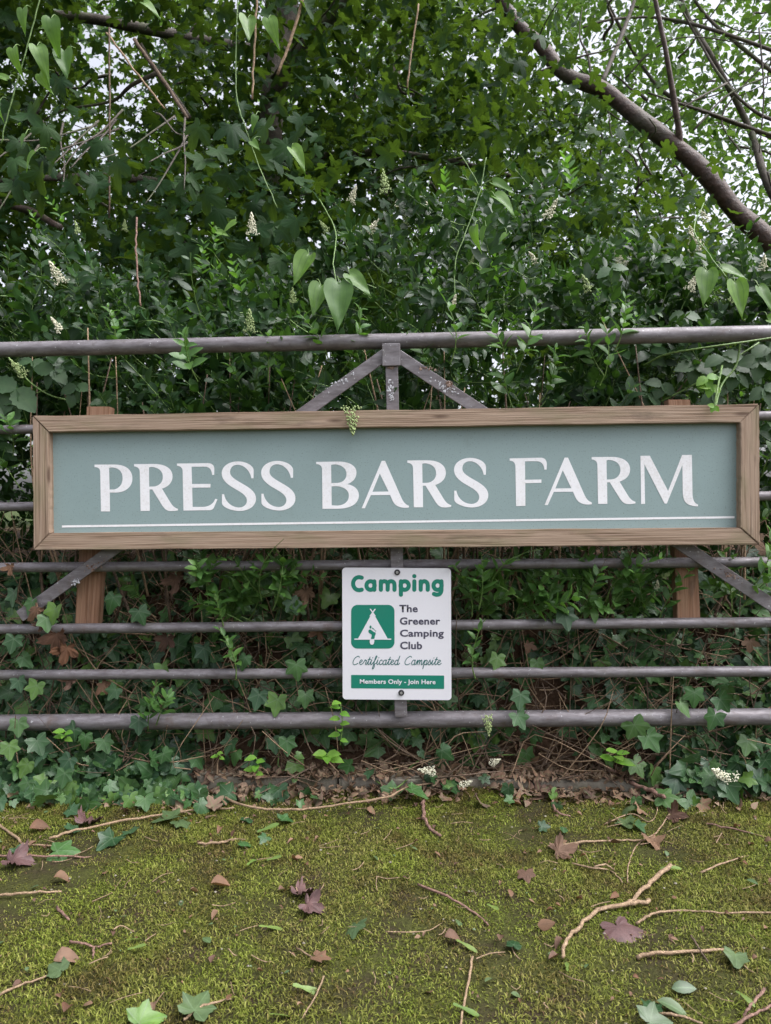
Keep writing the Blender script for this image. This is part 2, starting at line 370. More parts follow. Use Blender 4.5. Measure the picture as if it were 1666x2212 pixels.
# ------------------------------------------------------------------ leaf shapes: tip along +y, base at the origin, face +z, length 1
def blade(ws, fold=.25, droop=.15, curl=0.0):
    """ws: list of (t, half width); a blade folded along its midrib"""
    V = []; T = []; v = []
    for i, (t, w) in enumerate(ws):
        z = -droop * t * t + curl * math.sin(t * 3)
        V += [(-w, t - .12 * w, z + fold * w), (0, t, z), (w, t - .12 * w, z + fold * w)]; v += [0, 1, 0]
        if i:
            a = (i - 1) * 3; b = i * 3
            T += [(a, a + 1, b + 1), (a, b + 1, b), (a + 1, a + 2, b + 2), (a + 1, b + 2, b + 1)]
    return np.array(V, float), np.array(T), np.array(v, float)
def lobed(polar, cup=.1, droop=.2, wave=.0, ring=True, crumple=0.0, seed=0):
    """polar: list of (angle from +y in degrees, radius, is_tip) from one side of the stalk round to the other"""
    g = np.random.default_rng(seed + 50); V = [(0, 0, 0)]; v = [1.0]; T = []; n = len(polar)
    rings = (.5, 1.0) if ring else (1.0,)
    for f in rings:
        for a, r, tip in polar:
            x = f * r * math.sin(R(a)); y = f * r * math.cos(R(a))
            V.append((x, y, cup * x * x * 1.6 - droop * y * abs(y) + f * (wave if tip else -wave) + crumple * f * g.normal())); v.append(1.0 if tip else 0.0)
    for k in range(1, n): T.append((0, k + 1, k))
    if ring:
        for k in range(1, n): T += [(k, k + 1, n + k + 1), (k, n + k + 1, n + k)]
    return np.array(V, float), np.array(T), np.array(v, float)
SEED = [blade([(0, .05), (.12, .075), (.28, .05), (.5, .10), (.75, .13), (.92, .09), (1, .01)], .2, d, c) for d, c in ((.1, .06), (-.2, .05), (.3, -.04))]
def flipy(t): V, T, v = t; return V * np.array((-1, 1, 1)), T[:, ::-1].copy(), v
PRIVET = [blade([(0, .012), (.18, .17), (.42, .25), (.68, .215), (.87, .11), (1, .0)], f, d, c) for f, d, c in ((.22, .10, 0), (.3, .3, .03), (.15, -.05, -.02), (.45, .2, 0))]
OVAL = [blade([(0, .02), (.2, .25), (.5, .33), (.8, .18), (1, 0)], .25, d) for d in (.15, .35)]
def heart_leaf(fold, droop, bend, asym):
    rows = [(-.09, .14), (-.05, .22), (.05, .27), (.18, .285), (.34, .265), (.50, .215), (.66, .15), (.82, .08), (.92, .036), (1, .004)]
    cols = (-1, -.74, -.48, -.24, 0, .24, .48, .74, 1); V = []; v = []; T = []
    for t, w in rows:
        for c in cols:
            tt = t if t > .0 else t * min(1, abs(c) * 1.6)
            x = c * w * (1 + asym * c) + bend * max(t, 0) ** 2
            V.append((x, tt - .05 * abs(c) * (t > .3), fold * abs(c) ** 1.3 * w - droop * max(t, 0) ** 2 + .012 * math.sin(9 * t + 3 * c))); v.append(1.0 if c in (-.48, 0, .48) else 0.0)
    m = len(cols)
    for i in range(len(rows) - 1):
        for j in range(m - 1):
            p = i * m + j; T += [(p, p + 1, p + m + 1), (p, p + m + 1, p + m)]
    return np.array(V, float), np.array(T), np.array(v, float)
HEART = [heart_leaf(*q) for q in ((.3, .12, .10, .1), (.15, .55, -.12, -.08), (.5, .05, .05, .12), (.25, .8, -.06, 0), (.4, .4, .16, -.1))]
def ivy_leaf(a, seed):
    g = np.random.default_rng(seed); j = lambda: g.uniform(.93, 1.07); p = []
    for sgn in (-1, 1):
        k1, k2, q1, q2 = j(), j(), j(), j()
        side = [(168, .17, 0), (146, .38, 0), (126, .52 * k1 * a, 0), (114 * q1, .60 * k1 * a, 1), (98, .53 * a, 0), (80, .50, 0), (68, .62 * k2 * a, 0), (57 * q2, .76 * k2 * a, 1), (44, .66 * a, 0), (30, .60, 0), (17, .75, 0), (7, .92, 0)]
        p += [(x * sgn, r, t) for x, r, t in side] if sgn < 0 else [(x, r, t) for x, r, t in side[::-1]]
        if sgn < 0: p.append((0, 1.0, 1))
    return lobed(p, g.uniform(-.3, .45), g.uniform(.0, .45), .012, True, .012, seed)
IVY = [ivy_leaf(1.0, 1), ivy_leaf(1.1, 2), ivy_leaf(.88, 3), ivy_leaf(1.03, 4), ivy_leaf(.8, 5), ivy_leaf(1.06, 6)]
def maple_polar(seed):
    g = np.random.default_rng(seed); j = lambda: g.uniform(.92, 1.08); pol = [(-166, .15, 0)]
    lob = [(-122, .50), (-62, .84), (0, 1.0), (62, .84), (122, .50)]
    for k, (a, r) in enumerate(lob):
        r *= j()
        pol += [(a - 21, r * .70, 0), (a - 12, r * .88, 0), (a - 7, r * .87, 0), (a, r, 1), (a + 7, r * .87, 0), (a + 12, r * .88, 0), (a + 21, r * .70, 0)]
        if k < 4: pol.append(((a + lob[k + 1][0]) / 2, .45 * j(), 0))
    return pol + [(166, .15, 0)]
MAPLE = [lobed(maple_polar(sd), c, d, .012, True, .012, sd) for sd, c, d in ((11, .3, .3), (12, -.35, .5), (13, .15, .15), (14, -.2, .7), (15, .5, .35))]
DEADM = [lobed(maple_polar(sd), c, d, .03, True, .085, sd) for sd, c, d in ((21, .5, .2), (22, -.5, .35), (23, .4, -.25), (24, .6, .1))]
DEADO = [blade([(0, .03), (.15, .2), (.35, .33), (.6, .30), (.8, .2), (1, .03)], f, d, c) for f, d, c in ((.8, .5, .1), (-.6, -.4, .12), (1.2, .2, -.1))]
def serrated(seed):
    g = np.random.default_rng(seed); ws = []
    for k in range(11):
        t = k / 10; w = .38 * math.sin(math.pi * min(1, t * .92 + .08)) ** .8 * (1.08 if k % 2 else .9); ws.append((t, w if 0 < k < 10 else .01))
    return blade(ws, .2, g.uniform(.1, .35))
BRAM = [serrated(1), serrated(2)]
LOWM = [lobed([(-150, .2, 0), (-118, .5, 1), (-90, .42, 0), (-72, .74, 0), (-58, .82, 1), (-45, .7, 0), (-30, .48, 0), (-12, .85, 0), (0, 1, 1), (12, .85, 0), (30, .48, 0), (45, .7, 0), (58, .82, 1), (72, .74, 0), (90, .42, 0), (118, .5, 1), (150, .2, 0)], c, d, .02, False) for c, d in ((.3, .3), (-.3, .5))]
_cache = {}
def leaf_mesh(tpls, i, mat, nm='leaf'):
    k = (id(tpls), i, mat.name)
    if k not in _cache:
        V, T, v = tpls[i]; _cache[k] = raw_mesh(nm, V, T, mat, None, v)
    return _cache[k]
SIGN_BOX = (70, 875, 1641, 1185)
def plant_leaves(parent, tpls, A, P, mat, nobj=300, name='leaf', massname='foliage', must=None, depth_w=1.0):
    """the nobj leaves that show largest become objects; the rest one mass"""
    n = len(P)
    u, v, z = project(P)
    size = np.linalg.norm(A[:, :, 1], axis=1) / np.maximum(z, .1)
    face = np.abs(np.einsum('ni,ni->n', unit(A[:, :, 2]), unit(P - CAMn)))
    vis = (u > 10) & (u < W0 - 10) & (v > 10) & (v < H0 - 10) & (z > .2)
    hid = (u > SIGN_BOX[0] - 5) & (u < SIGN_BOX[2] + 5) & (v > SIGN_BOX[1] - 5) & (v < SIGN_BOX[3] + 5) & (P[:, 1] > -.03)
    hid |= (u > 738) & (u < 978) & (v > 1226) & (v < 1512) & (P[:, 1] > -.04)
    score = np.where(vis & ~hid, size * (.3 + face) / np.maximum(z, .5) ** (2 * depth_w), -1.0)
    if must is not None: score = np.where(must & vis, 1e3 + score, score)
    order = np.argsort(-score)[:nobj]; order = order[score[order] > 0]
    which = rng.integers(0, len(tpls), n); rest = np.ones(n, bool); rest[order] = False
    for i in order: link(name, leaf_mesh(tpls, int(which[i]), mat), parent, None, mat4(A[i], P[i]))
    if rest.sum() > 0 and massname:
        acc = Acc(); rr = rng.random(n)
        for k in range(len(tpls)):
            s = rest & (which == k); acc.inst(tpls[k], A[s], P[s], rr[s])
        link(massname, acc.mesh(massname, mat), parent, 'stuff')

# ------------------------------------------------------------------ setting: ground sheet, kerb
def axis(lo, hi, fine_lo, fine_hi, step, grow=1.5):
    a = list(np.arange(fine_lo, fine_hi + 1e-6, step)); s = step
    while a[-1] < hi: s *= grow; a.append(a[-1] + s)
    s = step
    while a[0] > lo: s *= grow; a.insert(0, a[0] - s)
    return np.array(a)
gx, gy = axis(-900, 900, -1.9, 1.9, .02), axis(-300, 1500, -1.2, .6, .015)
X, Y = np.meshgrid(gx, gy); Z = ground_z(X, Y)
nx, ny = len(gx), len(gy); idx = np.arange(nx * ny).reshape(ny, nx)
q = np.stack([idx[:-1, :-1], idx[:-1, 1:], idx[1:, 1:], idx[1:, :-1]], -1).reshape(-1, 4)
link('ground', raw_mesh('ground', np.stack([X, Y, Z], -1), np.concatenate([q[:, :3], q[:, [0, 2, 3]]]), M['ground']), None, 'structure')

def box_bm(bm, x0, x1, y0, y1, z0, z1):
    r = bmesh.ops.create_cube(bm, size=1.0)
    for v in r['verts']:
        v.co = Vector(((x0 + x1) / 2 + v.co.x * (x1 - x0), (y0 + y1) / 2 + v.co.y * (y1 - y0), (z0 + z1) / 2 + v.co.z * (z1 - z0)))
    return r['verts']
kerb = bpy.data.objects.new('kerb', None); C.objects.link(kerb); kerb['kind'] = 'structure'
kx = [-.545, -.255, -.14, .16, .40, .70]
for i in range(5):
    bm = bmesh.new(); zt = .036 + (.004, -.003, .0, .003, -.004)[i]; yy = .008 + (.0, .006, .0, -.004, .004)[i]
    box_bm(bm, kx[i] + .004, kx[i + 1] - .004, yy, yy + .05, -.06, zt)
    bmesh.ops.bevel(bm, geom=bm.edges[:], offset=.006, segments=2, affect='EDGES')
    bmesh.ops.subdivide_edges(bm, edges=[e for e in bm.edges if e.calc_length() > .1], cuts=7)
    for v in bm.verts: v.co += Vector(rng.normal(0, .0016, 3))
    me = bpy.data.meshes.new('kerb_stone'); bm.to_mesh(me); bm.free(); me.materials.append(M['concrete']); link('kerb_stone', me, kerb)

# ------------------------------------------------------------------ gate
gate = thing('metal_gate', 'grey galvanised seven bar field gate carrying both signs in front of the hedge', 'gate', (0, 0, .15))
def rail(a, b, d, Y=0.0):
    p, q = at(a[0], a[1], Y), at(b[0], b[1], Y); e = (q - p); p = p - e * .25; q = q + e * .25
    tube('rail', [p + (q - p) * t for t in np.linspace(0, 1, 40)], d / 2, M['metal'], gate, 16)
rail((0, 755.5), (1666, 719.5), .043)
rail((0, 928.5), (1666, 898), .026); rail((0, 1095), (1666, 1071), .026)
rail((0, 1226), (1666, 1214), .0285); rail((0, 1359), (1666, 1344), .0285); rail((0, 1458), (1666, 1450), .0285)
rail((0, 1561), (1666, 1548), .045)
def flatbar(name, a, b, w, y0, y1, parent, mat, ends=None):
    p, q = at(*a, y0), at(*b, y0); d = unit(q - p); n = unit(np.cross(d, (0, 1, 0)))
    bm = bmesh.new(); L = np.linalg.norm(q - p); box_bm(bm, 0, L, -w / 2, w / 2, 0, 1)
    bmesh.ops.subdivide_edges(bm, edges=[e for e in bm.edges if e.calc_length() > L * .9], cuts=12)
    for v in bm.verts:
        c = p + d * v.co.x + n * v.co.y; v.co = Vector((c[0], y0 + (y1 - y0) * v.co.z, c[2]))
    bmesh.ops.recalc_face_normals(bm, faces=bm.faces[:])
    bmesh.ops.bevel(bm, geom=[e for e in bm.edges if len(e.link_faces) == 2 and e.calc_face_angle() > 1], offset=.0012, segments=1, affect='EDGES')
    me = bpy.data.meshes.new(name); bm.to_mesh(me); bm.free(); me.materials.append(mat); return link(name, me, parent)
flatbar('brace', (833, 765), (42, 1332), .034, -.029, -.0235, gate, M['metal'])
flatbar('brace', (858, 767), (1700, 1328), .034, -.0295, -.024, gate, M['metal'])
flatbar('upright', (846, 782), (866.5, 1549), .034, -.035, -.0302, gate, M['metal'])
flatbar('gusset_plate', (845, 741), (845.5, 790), .049, -.043, -.0355, gate, M['metal'])
def flakes(line, n, spread, s, mat, name, Yp):
    acc = Acc()
    for _ in range(n):
        t = rng.beta(2, 2); a = np.array(line[0]) * (1 - t) + np.array(line[1]) * t + rng.normal(0, spread, 2)
        c = at(a[0], a[1], Yp); k = rng.integers(5, 8); r_ = s * rng.uniform(.4, 1.3)
        ang = np.sort(rng.uniform(0, 2 * np.pi, k)); rr = r_ * rng.uniform(.6, 1.1, k)
        V = [c + np.array((0, -.0022, 0))] + [c + np.array((rr[i] * math.cos(ang[i]), 0, rr[i] * math.sin(ang[i]))) for i in range(k)]
        acc.add(V, [(0, 1 + i, 1 + (i + 1) % k) for i in range(k)])
    link(name, acc.mesh(name, mat), gate, 'stuff')
flakes(((842, 820), (847, 872)), 26, 3.0, .0045, M['zinc'], 'flaking_zinc', -.0354)
flakes(((930, 815), (985, 852)), 26, 4.0, .0045, M['zinc'], 'flaking_zinc', -.0299)
flakes(((700, 845), (775, 805)), 22, 4.0, .0042, M['zinc'], 'flaking_zinc', -.0294)
flakes(((965, 825), (972, 832)), 14, 3.0, .006, M['rust'], 'rust_scab', -.0305)
flakes(((905, 795), (945, 798)), 14, 2.0, .004, M['rust'], 'rust_scab', -.0299)
flakes(((835, 795), (860, 793)), 14, 1.5, .0035, M['rust'], 'rust_scab', -.0354)
flakes(((180, 1240), (230, 1208)), 26, 4.0, .004, M['rust'], 'rust_scab', -.0294)
flakes(((155, 1262), (170, 1250)), 14, 3.0, .004, M['zinc'], 'flaking_zinc', -.0294)
flakes(((1545, 1222), (1600, 1256)), 24, 4.0, .004, M['rust'], 'rust_scab', -.0299)

# ------------------------------------------------------------------ farm sign
sign = thing('farm_sign', 'long sage green farm sign in a weathered timber frame hung on the gate', 'sign', (0, -.05, .7))
YF, YB = -.082, -.037
O = [(70, 898), (1641, 872.5), (1642, 1177), (72, 1188.5)]
I = [(105, 933), (1600, 911.5), (1600, 1140), (107, 1151.5)]
def bar_mesh(name, quad, y0, y1, mat, parent, along):
    """quad: front outline corners (px) a,b,c,d with a-b the long outer edge"""
    f = [at(*p, y0) for p in quad]
    axisv = unit(f[1] - f[0]); perp = unit(np.cross(axisv, (0, 1, 0))); o = f[0]
    V = []; UV = []; n = 26
    for k in range(n + 1):
        t = k / n
        a = f[0] + (f[1] - f[0]) * t; d = f[3] + (f[2] - f[3]) * t
        w1, w2 = rng.normal(0, .00045, 2)
        a = a + perp * w1; d = d + perp * w2
        for p, yy in ((a, y0), (d, y0), (d, y1), (a, y1)): V.append((p[0], yy, p[2]))
    V = np.array(V)
    bm = bmesh.new(); vs = [bm.verts.new(v) for v in V]
    for k in range(n):
        for j in range(4):
            bm.faces.new((vs[k * 4 + j], vs[k * 4 + (j + 1) % 4], vs[k * 4 + 4 + (j + 1) % 4], vs[k * 4 + 4 + j]))
    bm.faces.new(vs[:4][::-1]); bm.faces.new(vs[-4:])
    bmesh.ops.recalc_face_normals(bm, faces=bm.faces[:])
    es = [e for e in bm.edges if len(e.link_faces) == 2 and e.calc_face_angle() > .9]
    bmesh.ops.bevel(bm, geom=es, offset=.0018, segments=2, affect='EDGES')
    uvl = bm.loops.layers.uv.new('UVMap'); off = rng.uniform(0, 20)
    for fc in bm.faces:
        for l in fc.loops:
            c = np.array(l.vert.co) - o; l[uvl].uv = (c @ axisv + off, c @ perp + c[1] * .8 + off * .37)
    me = bpy.data.meshes.new(name); bm.to_mesh(me); bm.free(); me.materials.append(mat); return link(name, me, parent)
g = .8
bar_mesh('frame_rail', [(O[0][0] + g, O[0][1]), (O[1][0] - g, O[1][1]), (I[1][0] - g, I[1][1]), (I[0][0] + g, I[0][1])], YF, YB, M['wood'], sign, 'x')
bar_mesh('frame_rail', [(O[3][0] + g, O[3][1]), (O[2][0] - g, O[2][1]), (I[2][0] - g, I[2][1]), (I[3][0] + g, I[3][1])], YF + .001, YB, M['wood'], sign, 'x')
bar_mesh('frame_stile', [(O[0][0], O[0][1] + g), (O[3][0], O[3][1] - g), (I[3][0], I[3][1] - g), (I[0][0], I[0][1] + g)], YF + .0005, YB, M['wood'], sign, 'z')
bar_mesh('frame_stile', [(O[1][0], O[1][1] + g), (O[2][0], O[2][1] - g), (I[2][0], I[2][1] - g), (I[1][0], I[1][1] + g)], YF - .0008, YB, M['wood'], sign, 'z')
YP = -.058
bm = bmesh.new(); q4 = [at(*p, YP) for p in ((98, 925), (1607, 903), (1607, 1148), (99, 1160))]
vf = [bm.verts.new(p) for p in q4]; vb = [bm.verts.new(p + np.array((0, .004, 0))) for p in q4]
bm.faces.new(vf); bm.faces.new(vb[::-1])
for i in range(4): bm.faces.new((vf[i], vf[(i + 1) % 4], vb[(i + 1) % 4], vb[i]))
bmesh.ops.recalc_face_normals(bm, faces=bm.faces[:])
me = bpy.data.meshes.new('board'); bm.to_mesh(me); bm.free(); me.materials.append(M['board']); link('board', me, sign)
for a, b in (((212, 870), (186, 1350)), ((1467, 855), (1489, 1340))):
    w = 24.5
    bar_mesh('batten', [(a[0] - w, a[1] + 8), (b[0] - w, b[1]), (b[0] + w, b[1]), (a[0] + w, a[1] + 8)], .018, .055, M['fresh_wood'] if True else None, sign, 'z')

def svg(path, ox=0, oy=0, sx=1.0):
    tk = path.replace(',', ' ').split(); loops = []; i = 0; cur = None; cmd = None
    def num(k): return [float(t) for t in tk[i:i + k]]
    while i < len(tk):
        if tk[i] in 'MLCZ': cmd = tk[i]; i += 1
        if cmd == 'Z': continue
        if cmd == 'M': loops.append([tuple(num(2))]); i += 2; cmd = 'L'
        elif cmd == 'L': loops[-1].append(tuple(num(2))); i += 2
        elif cmd == 'C':
            x0, y0 = loops[-1][-1]; x1, y1, x2, y2, x3, y3 = num(6); i += 6
            for t in np.linspace(0, 1, 11)[1:]:
                s = 1 - t; loops[-1].append((s**3*x0+3*s*s*t*x1+3*s*t*t*x2+t**3*x3, s**3*y0+3*s*s*t*y1+3*s*t*t*y2+t**3*y3))
    return [[(x + ox, y + oy) for x, y in l] for l in loops]
def fill(loops, conv, name, mat, parent):
    """flat print: filled outline with holes; conv turns drawing units into points of its plane"""
    cu = bpy.data.curves.new(name, 'CURVE'); cu.dimensions = '2D'; cu.fill_mode = 'BOTH'
    for l in loops:
        s = cu.splines.new('POLY'); s.points.add(len(l) - 1); s.use_cyclic_u = True
        for p, (x, y) in zip(s.points, l): p.co = (x / 100, -y / 100, 0, 1)
    tmp = bpy.data.objects.new('tmp', cu); me = bpy.data.meshes.new_from_object(tmp)
    for v in me.vertices: v.co = conv(v.co.x * 100, -v.co.y * 100)
    bm = bmesh.new(); bm.from_mesh(me); bmesh.ops.recalc_face_normals(bm, faces=bm.faces[:])
    if bm.faces and sum(f.normal.y * f.calc_area() for f in bm.faces) > 0: bmesh.ops.reverse_faces(bm, faces=bm.faces[:])
    bm.to_mesh(me); bm.free(); bpy.data.objects.remove(tmp)
    me.name = name; me.materials.clear(); me.materials.append(mat); return link(name, me, parent)
def conv_zoom(x0, y0, sc_, Yp): return lambda x, y: Vector(at((x0 + x / sc_) / 1.844, (y0 + y / sc_) / 1.844, Yp))
LP = "M 68,131 L 215,130 C 300,130 349,170 348,235 C 347,300 290,337 225,337 L 181,337 L 183,476 L 116,476 L 110,185 C 110,162 98,150 68,149 Z M 176,156 C 190,150 205,152 215,154 C 255,162 275,190 275,230 C 276,275 250,305 215,314 L 180,315 Z"
LR = "M 360,127 L 505,126 C 590,125 645,160 644,220 C 643,265 610,295 566,308 L 628,410 C 645,437 660,450 684,457 L 683,468 C 660,474 635,475 615,472 C 590,466 575,445 560,420 L 494,313 L 474,314 L 476,472 L 408,473 L 402,185 C 401,162 390,148 360,144 Z M 470,152 C 485,147 500,148 512,152 C 550,160 572,185 572,222 C 572,262 545,288 505,292 L 472,293 Z"
LE = "M 676,123 L 905,120 C 938,120 952,140 952,165 L 951,207 L 935,207 C 932,165 915,147 880,146 L 784,147 L 788,274 L 924,273 L 923,300 L 789,301 L 792,443 L 870,443 C 915,440 945,420 958,383 L 975,386 L 950,445 C 943,460 935,466 915,467 L 724,470 L 718,180 C 717,155 705,142 677,140 Z"
LS = "M 1242,175 L 1241,232 L 1225,232 C 1215,170 1165,130 1120,132 C 1085,134 1067,158 1068,188 C 1069,222 1110,243 1160,272 C 1220,306 1260,335 1259,385 C 1258,440 1200,474 1135,473 C 1075,471 1010,445 1008,415 L 1008,349 L 1024,349 C 1033,410 1085,447 1135,447 C 1170,446 1192,425 1192,395 C 1191,360 1150,335 1110,313 C 1050,280 1006,245 1006,195 C 1006,145 1055,108 1125,107 C 1190,107 1242,140 1242,175 Z"
LB = "M 73,111 L 235,108 C 320,108 372,140 371,190 C 370,235 340,262 302,275 C 350,283 390,310 389,360 C 387,420 325,457 235,456 L 120,457 L 117,165 C 116,140 100,127 74,127 Z M 184,134 C 205,127 225,129 240,134 C 280,145 297,170 297,200 C 297,240 270,262 230,266 L 186,267 Z M 187,292 C 215,289 235,290 250,294 C 295,305 315,330 315,360 C 314,405 280,430 230,433 L 188,431 Z"
LA = "M 557,103 L 582,103 L 700,370 C 715,405 730,425 758,434 L 757,447 C 725,453 690,448 665,432 C 645,418 635,395 619,355 L 477,356 L 433,453 L 409,453 Z M 543,197 L 607,329 L 489,331 Z"
LF = "M 93,85 L 325,80 C 355,81 368,100 368,130 L 366,168 L 349,168 C 347,130 330,108 295,106 L 207,107 L 208,243 L 328,240 L 328,265 L 209,268 L 210,435 L 141,437 L 136,150 C 135,115 120,102 94,102 Z"
LM = "M 1058,66 L 1127,65 L 1262,325 L 1365,60 L 1437,59 L 1442,340 C 1442,385 1455,420 1483,425 L 1482,438 C 1450,440 1410,430 1392,410 C 1375,390 1370,360 1370,330 L 1367,135 L 1253,418 L 1236,418 L 1087,128 L 1092,420 L 1063,422 Z"
K = 1666 / 900
c1, c2, c3 = (conv_zoom(x, 1780, K, YP - .0006) for x in (340, 1220, 1980))
for path, ox, oy, cv in ((LP, 0, 0, c1), (LR, 0, 0, c1), (LE, 0, 0, c1), (LS, 0, 0, c1), (LS, 291, -3.5, c1),
                         (LB, 0, 0, c2), (LA, 0, 0, c2), (LR, 386, -27, c2), (LS, 84, -26, c2),
                         (LF, 0, 0, c3), (LA, -58, -24, c3), (LR, 338, -52, c3), (LM, 0, 0, c3)):
    fill(svg(path, ox, oy), cv, 'letter', M['white_vinyl'], sign)
fill([[(134, 1135), (1587, 1115), (1587, 1119.5), (134, 1139.5)]], lambda x, y: Vector(at(x, y, YP - .0006)), 'underline', M['white_vinyl'], sign)

# ------------------------------------------------------------------ camping sign
camp = thing('camping_sign', 'small white camping sign with green tent emblem bolted below the long sign', 'sign', (0, -.045, .35))
YC = -.042
czu = lambda dy: conv_zoom(1340, 2230, 3.332, YC - dy)
def rrect(x0, y0, x1, y1, r, k=8, skew=(0, 0)):
    out = []
    for cx, cy, a0 in ((x1 - r, y0 + r, -90), (x1 - r, y1 - r, 0), (x0 + r, y1 - r, 90), (x0 + r, y0 + r, 180)):
        for t in np.linspace(0, 90, k): out.append((cx + r * math.cos(R(a0 + t)), cy + r * math.sin(R(a0 + t))))
    return [(x + skew[0] * (y - y0), y + skew[1] * (x - x0)) for x, y in out]
out = rrect(78, 103, 1522, 1852, 48, 8, (.004, .007))
cv = czu(0); bm = bmesh.new()
vf = [bm.verts.new(cv(x, y)) for x, y in out]; vb = [bm.verts.new(v.co + Vector((0, .003, 0))) for v in vf]
bm.faces.new(vf); bm.faces.new(vb[::-1])
for i in range(len(vf)): bm.faces.new((vf[i], vf[(i + 1) % len(vf)], vb[(i + 1) % len(vf)], vb[i]))
bmesh.ops.recalc_face_normals(bm, faces=bm.faces[:])
me = bpy.data.meshes.new('plate'); bm.to_mesh(me); bm.free(); me.materials.append(M['plate']); link('plate', me, camp)
def ribbon(pts, w, closed=False):
    P = np.asarray(pts, float)
    if closed: t = unit(np.roll(P, -1, 0) - np.roll(P, 1, 0))
    else: t = unit(np.gradient(P, axis=0))
    n = np.stack([-t[:, 1], t[:, 0]], 1); L = P + n * w / 2; Q = P - n * w / 2
    if closed: return [list(map(tuple, L)), list(map(tuple, Q))]
    a1 = math.atan2(t[-1, 1], t[-1, 0]); a0 = math.atan2(-t[0, 1], -t[0, 0])
    e1 = [tuple(P[-1] + w / 2 * np.array((math.cos(a1 + s), math.sin(a1 + s)))) for s in np.linspace(math.pi / 2, -math.pi / 2, 9)[1:-1]]
    e0 = [tuple(P[0] + w / 2 * np.array((math.cos(a0 + s), math.sin(a0 + s)))) for s in np.linspace(math.pi / 2, -math.pi / 2, 9)[1:-1]]
    return [list(map(tuple, L)) + e1 + list(map(tuple, Q[::-1])) + e0]
def strokes(name, specs, w, mat, dy=.0004, step=.00004):
    """one glyph of rounded strokes; each stroke lies 0.04 mm over the one before"""
    parts = []
    for k, (pts, closed) in enumerate(specs):
        parts.append(fill(ribbon(pts, w, closed), czu(dy + (k % 60) * step), name, mat, None))
    bm = bmesh.new()
    for o in parts: bm.from_mesh(o.data)
    me = bpy.data.meshes.new(name); bm.to_mesh(me); bm.free(); me.materials.append(mat)
    for o in parts: bpy.data.objects.remove(o)
    return link(name, me, camp)
ell = lambda cx, cy, rx, ry, k=28: [(cx + rx * math.cos(a), cy + ry * math.sin(a)) for a in np.linspace(0, 2 * np.pi, k, endpoint=False)]
sl = lambda *p: smooth_line(p, 6)
ln = lambda *p: np.array(p, float)
WS = 55
glyphs = {
 'c': [(sl((338, 237), (300, 230), (258, 244), (231, 280), (224, 315), (231, 352), (258, 388), (300, 402), (338, 396)), False)],
 'a': [(ell(455, 341, 54, 57), True), (ln((505, 285), (505, 340), (505, 397)), False)],
 'm': [(ln((592, 285), (592, 340), (592, 397)), False), (sl((592, 335), (602, 300), (636, 284), (670, 298), (682, 335), (682, 397)), False), (sl((682, 335), (692, 300), (727, 284), (761, 298), (772, 335), (772, 397)), False)],
 'p': [(ln((858, 285), (858, 380), (858, 463)), False), (ell(908, 341, 54, 57), True)],
 'i': [(ln((1036, 285), (1036, 340), (1036, 397)), False), (ln((1035, 216), (1036, 216.5), (1037, 217)), False)],
 'n': [(ln((1121, 285), (1121, 340), (1121, 397)), False), (sl((1121, 340), (1133, 302), (1168, 284), (1203, 302), (1214, 340), (1214, 397)), False)],
 'g': [(ell(1345, 341, 54, 57), True), (sl((1396, 285), (1396, 360), (1394, 415), (1372, 452), (1335, 463), (1296, 452)), False)]}
for k, sp in glyphs.items(): strokes('letter', sp, WS, M['print_green'])
fill([rrect(197, 597, 773, 1178, 86)], czu(.0004), 'emblem_panel', M['print_green'], camp)
fill([[(483, 692), (683, 1047), (288, 1047)]], czu(.0008), 'emblem_tent', M['plate'], camp)
fill([[(442, 651), (460, 651), (526, 748), (508, 748)]], czu(.0009), 'emblem_pole', M['plate'], camp)
fill([[(508, 651), (526, 651), (458, 748), (440, 748)]], czu(.001), 'emblem_pole', M['plate'], camp)
fill([[(240, 1045), (729, 1045), (729, 1060), (240, 1060)]], czu(.0011), 'emblem_base_line', M['plate'], camp)
fill([list(map(tuple, sl((428, 935), (446, 924), (470, 936), (497, 957), (520, 966), (522, 988), (511, 1012), (504, 1046), (460, 1046), (468, 1020), (468, 993), (437, 972), (426, 950))))], czu(.0013), 'emblem_footprint', M['print_green'], camp)
for cx, cy, rx, ry in ((455, 892, 14, 20), (480, 908, 7, 10), (494, 917, 7, 10), (509, 930, 6, 9), (523, 944, 6, 8)):
    fill([ell(cx, cy, rx, ry, 14)], czu(.0013), 'emblem_toe', M['print_green'], camp)
fill([list(map(tuple, sl((446, 1062), (475, 1061), (502, 1062), (503, 1090), (494, 1118), (474, 1127), (452, 1118), (443, 1090))))], czu(.0013), 'emblem_heel', M['plate'], camp)
fill([rrect(197, 1527, 1432, 1705, 10, 4, (0, .007))], czu(.0004), 'banner', M['print_green'], camp)
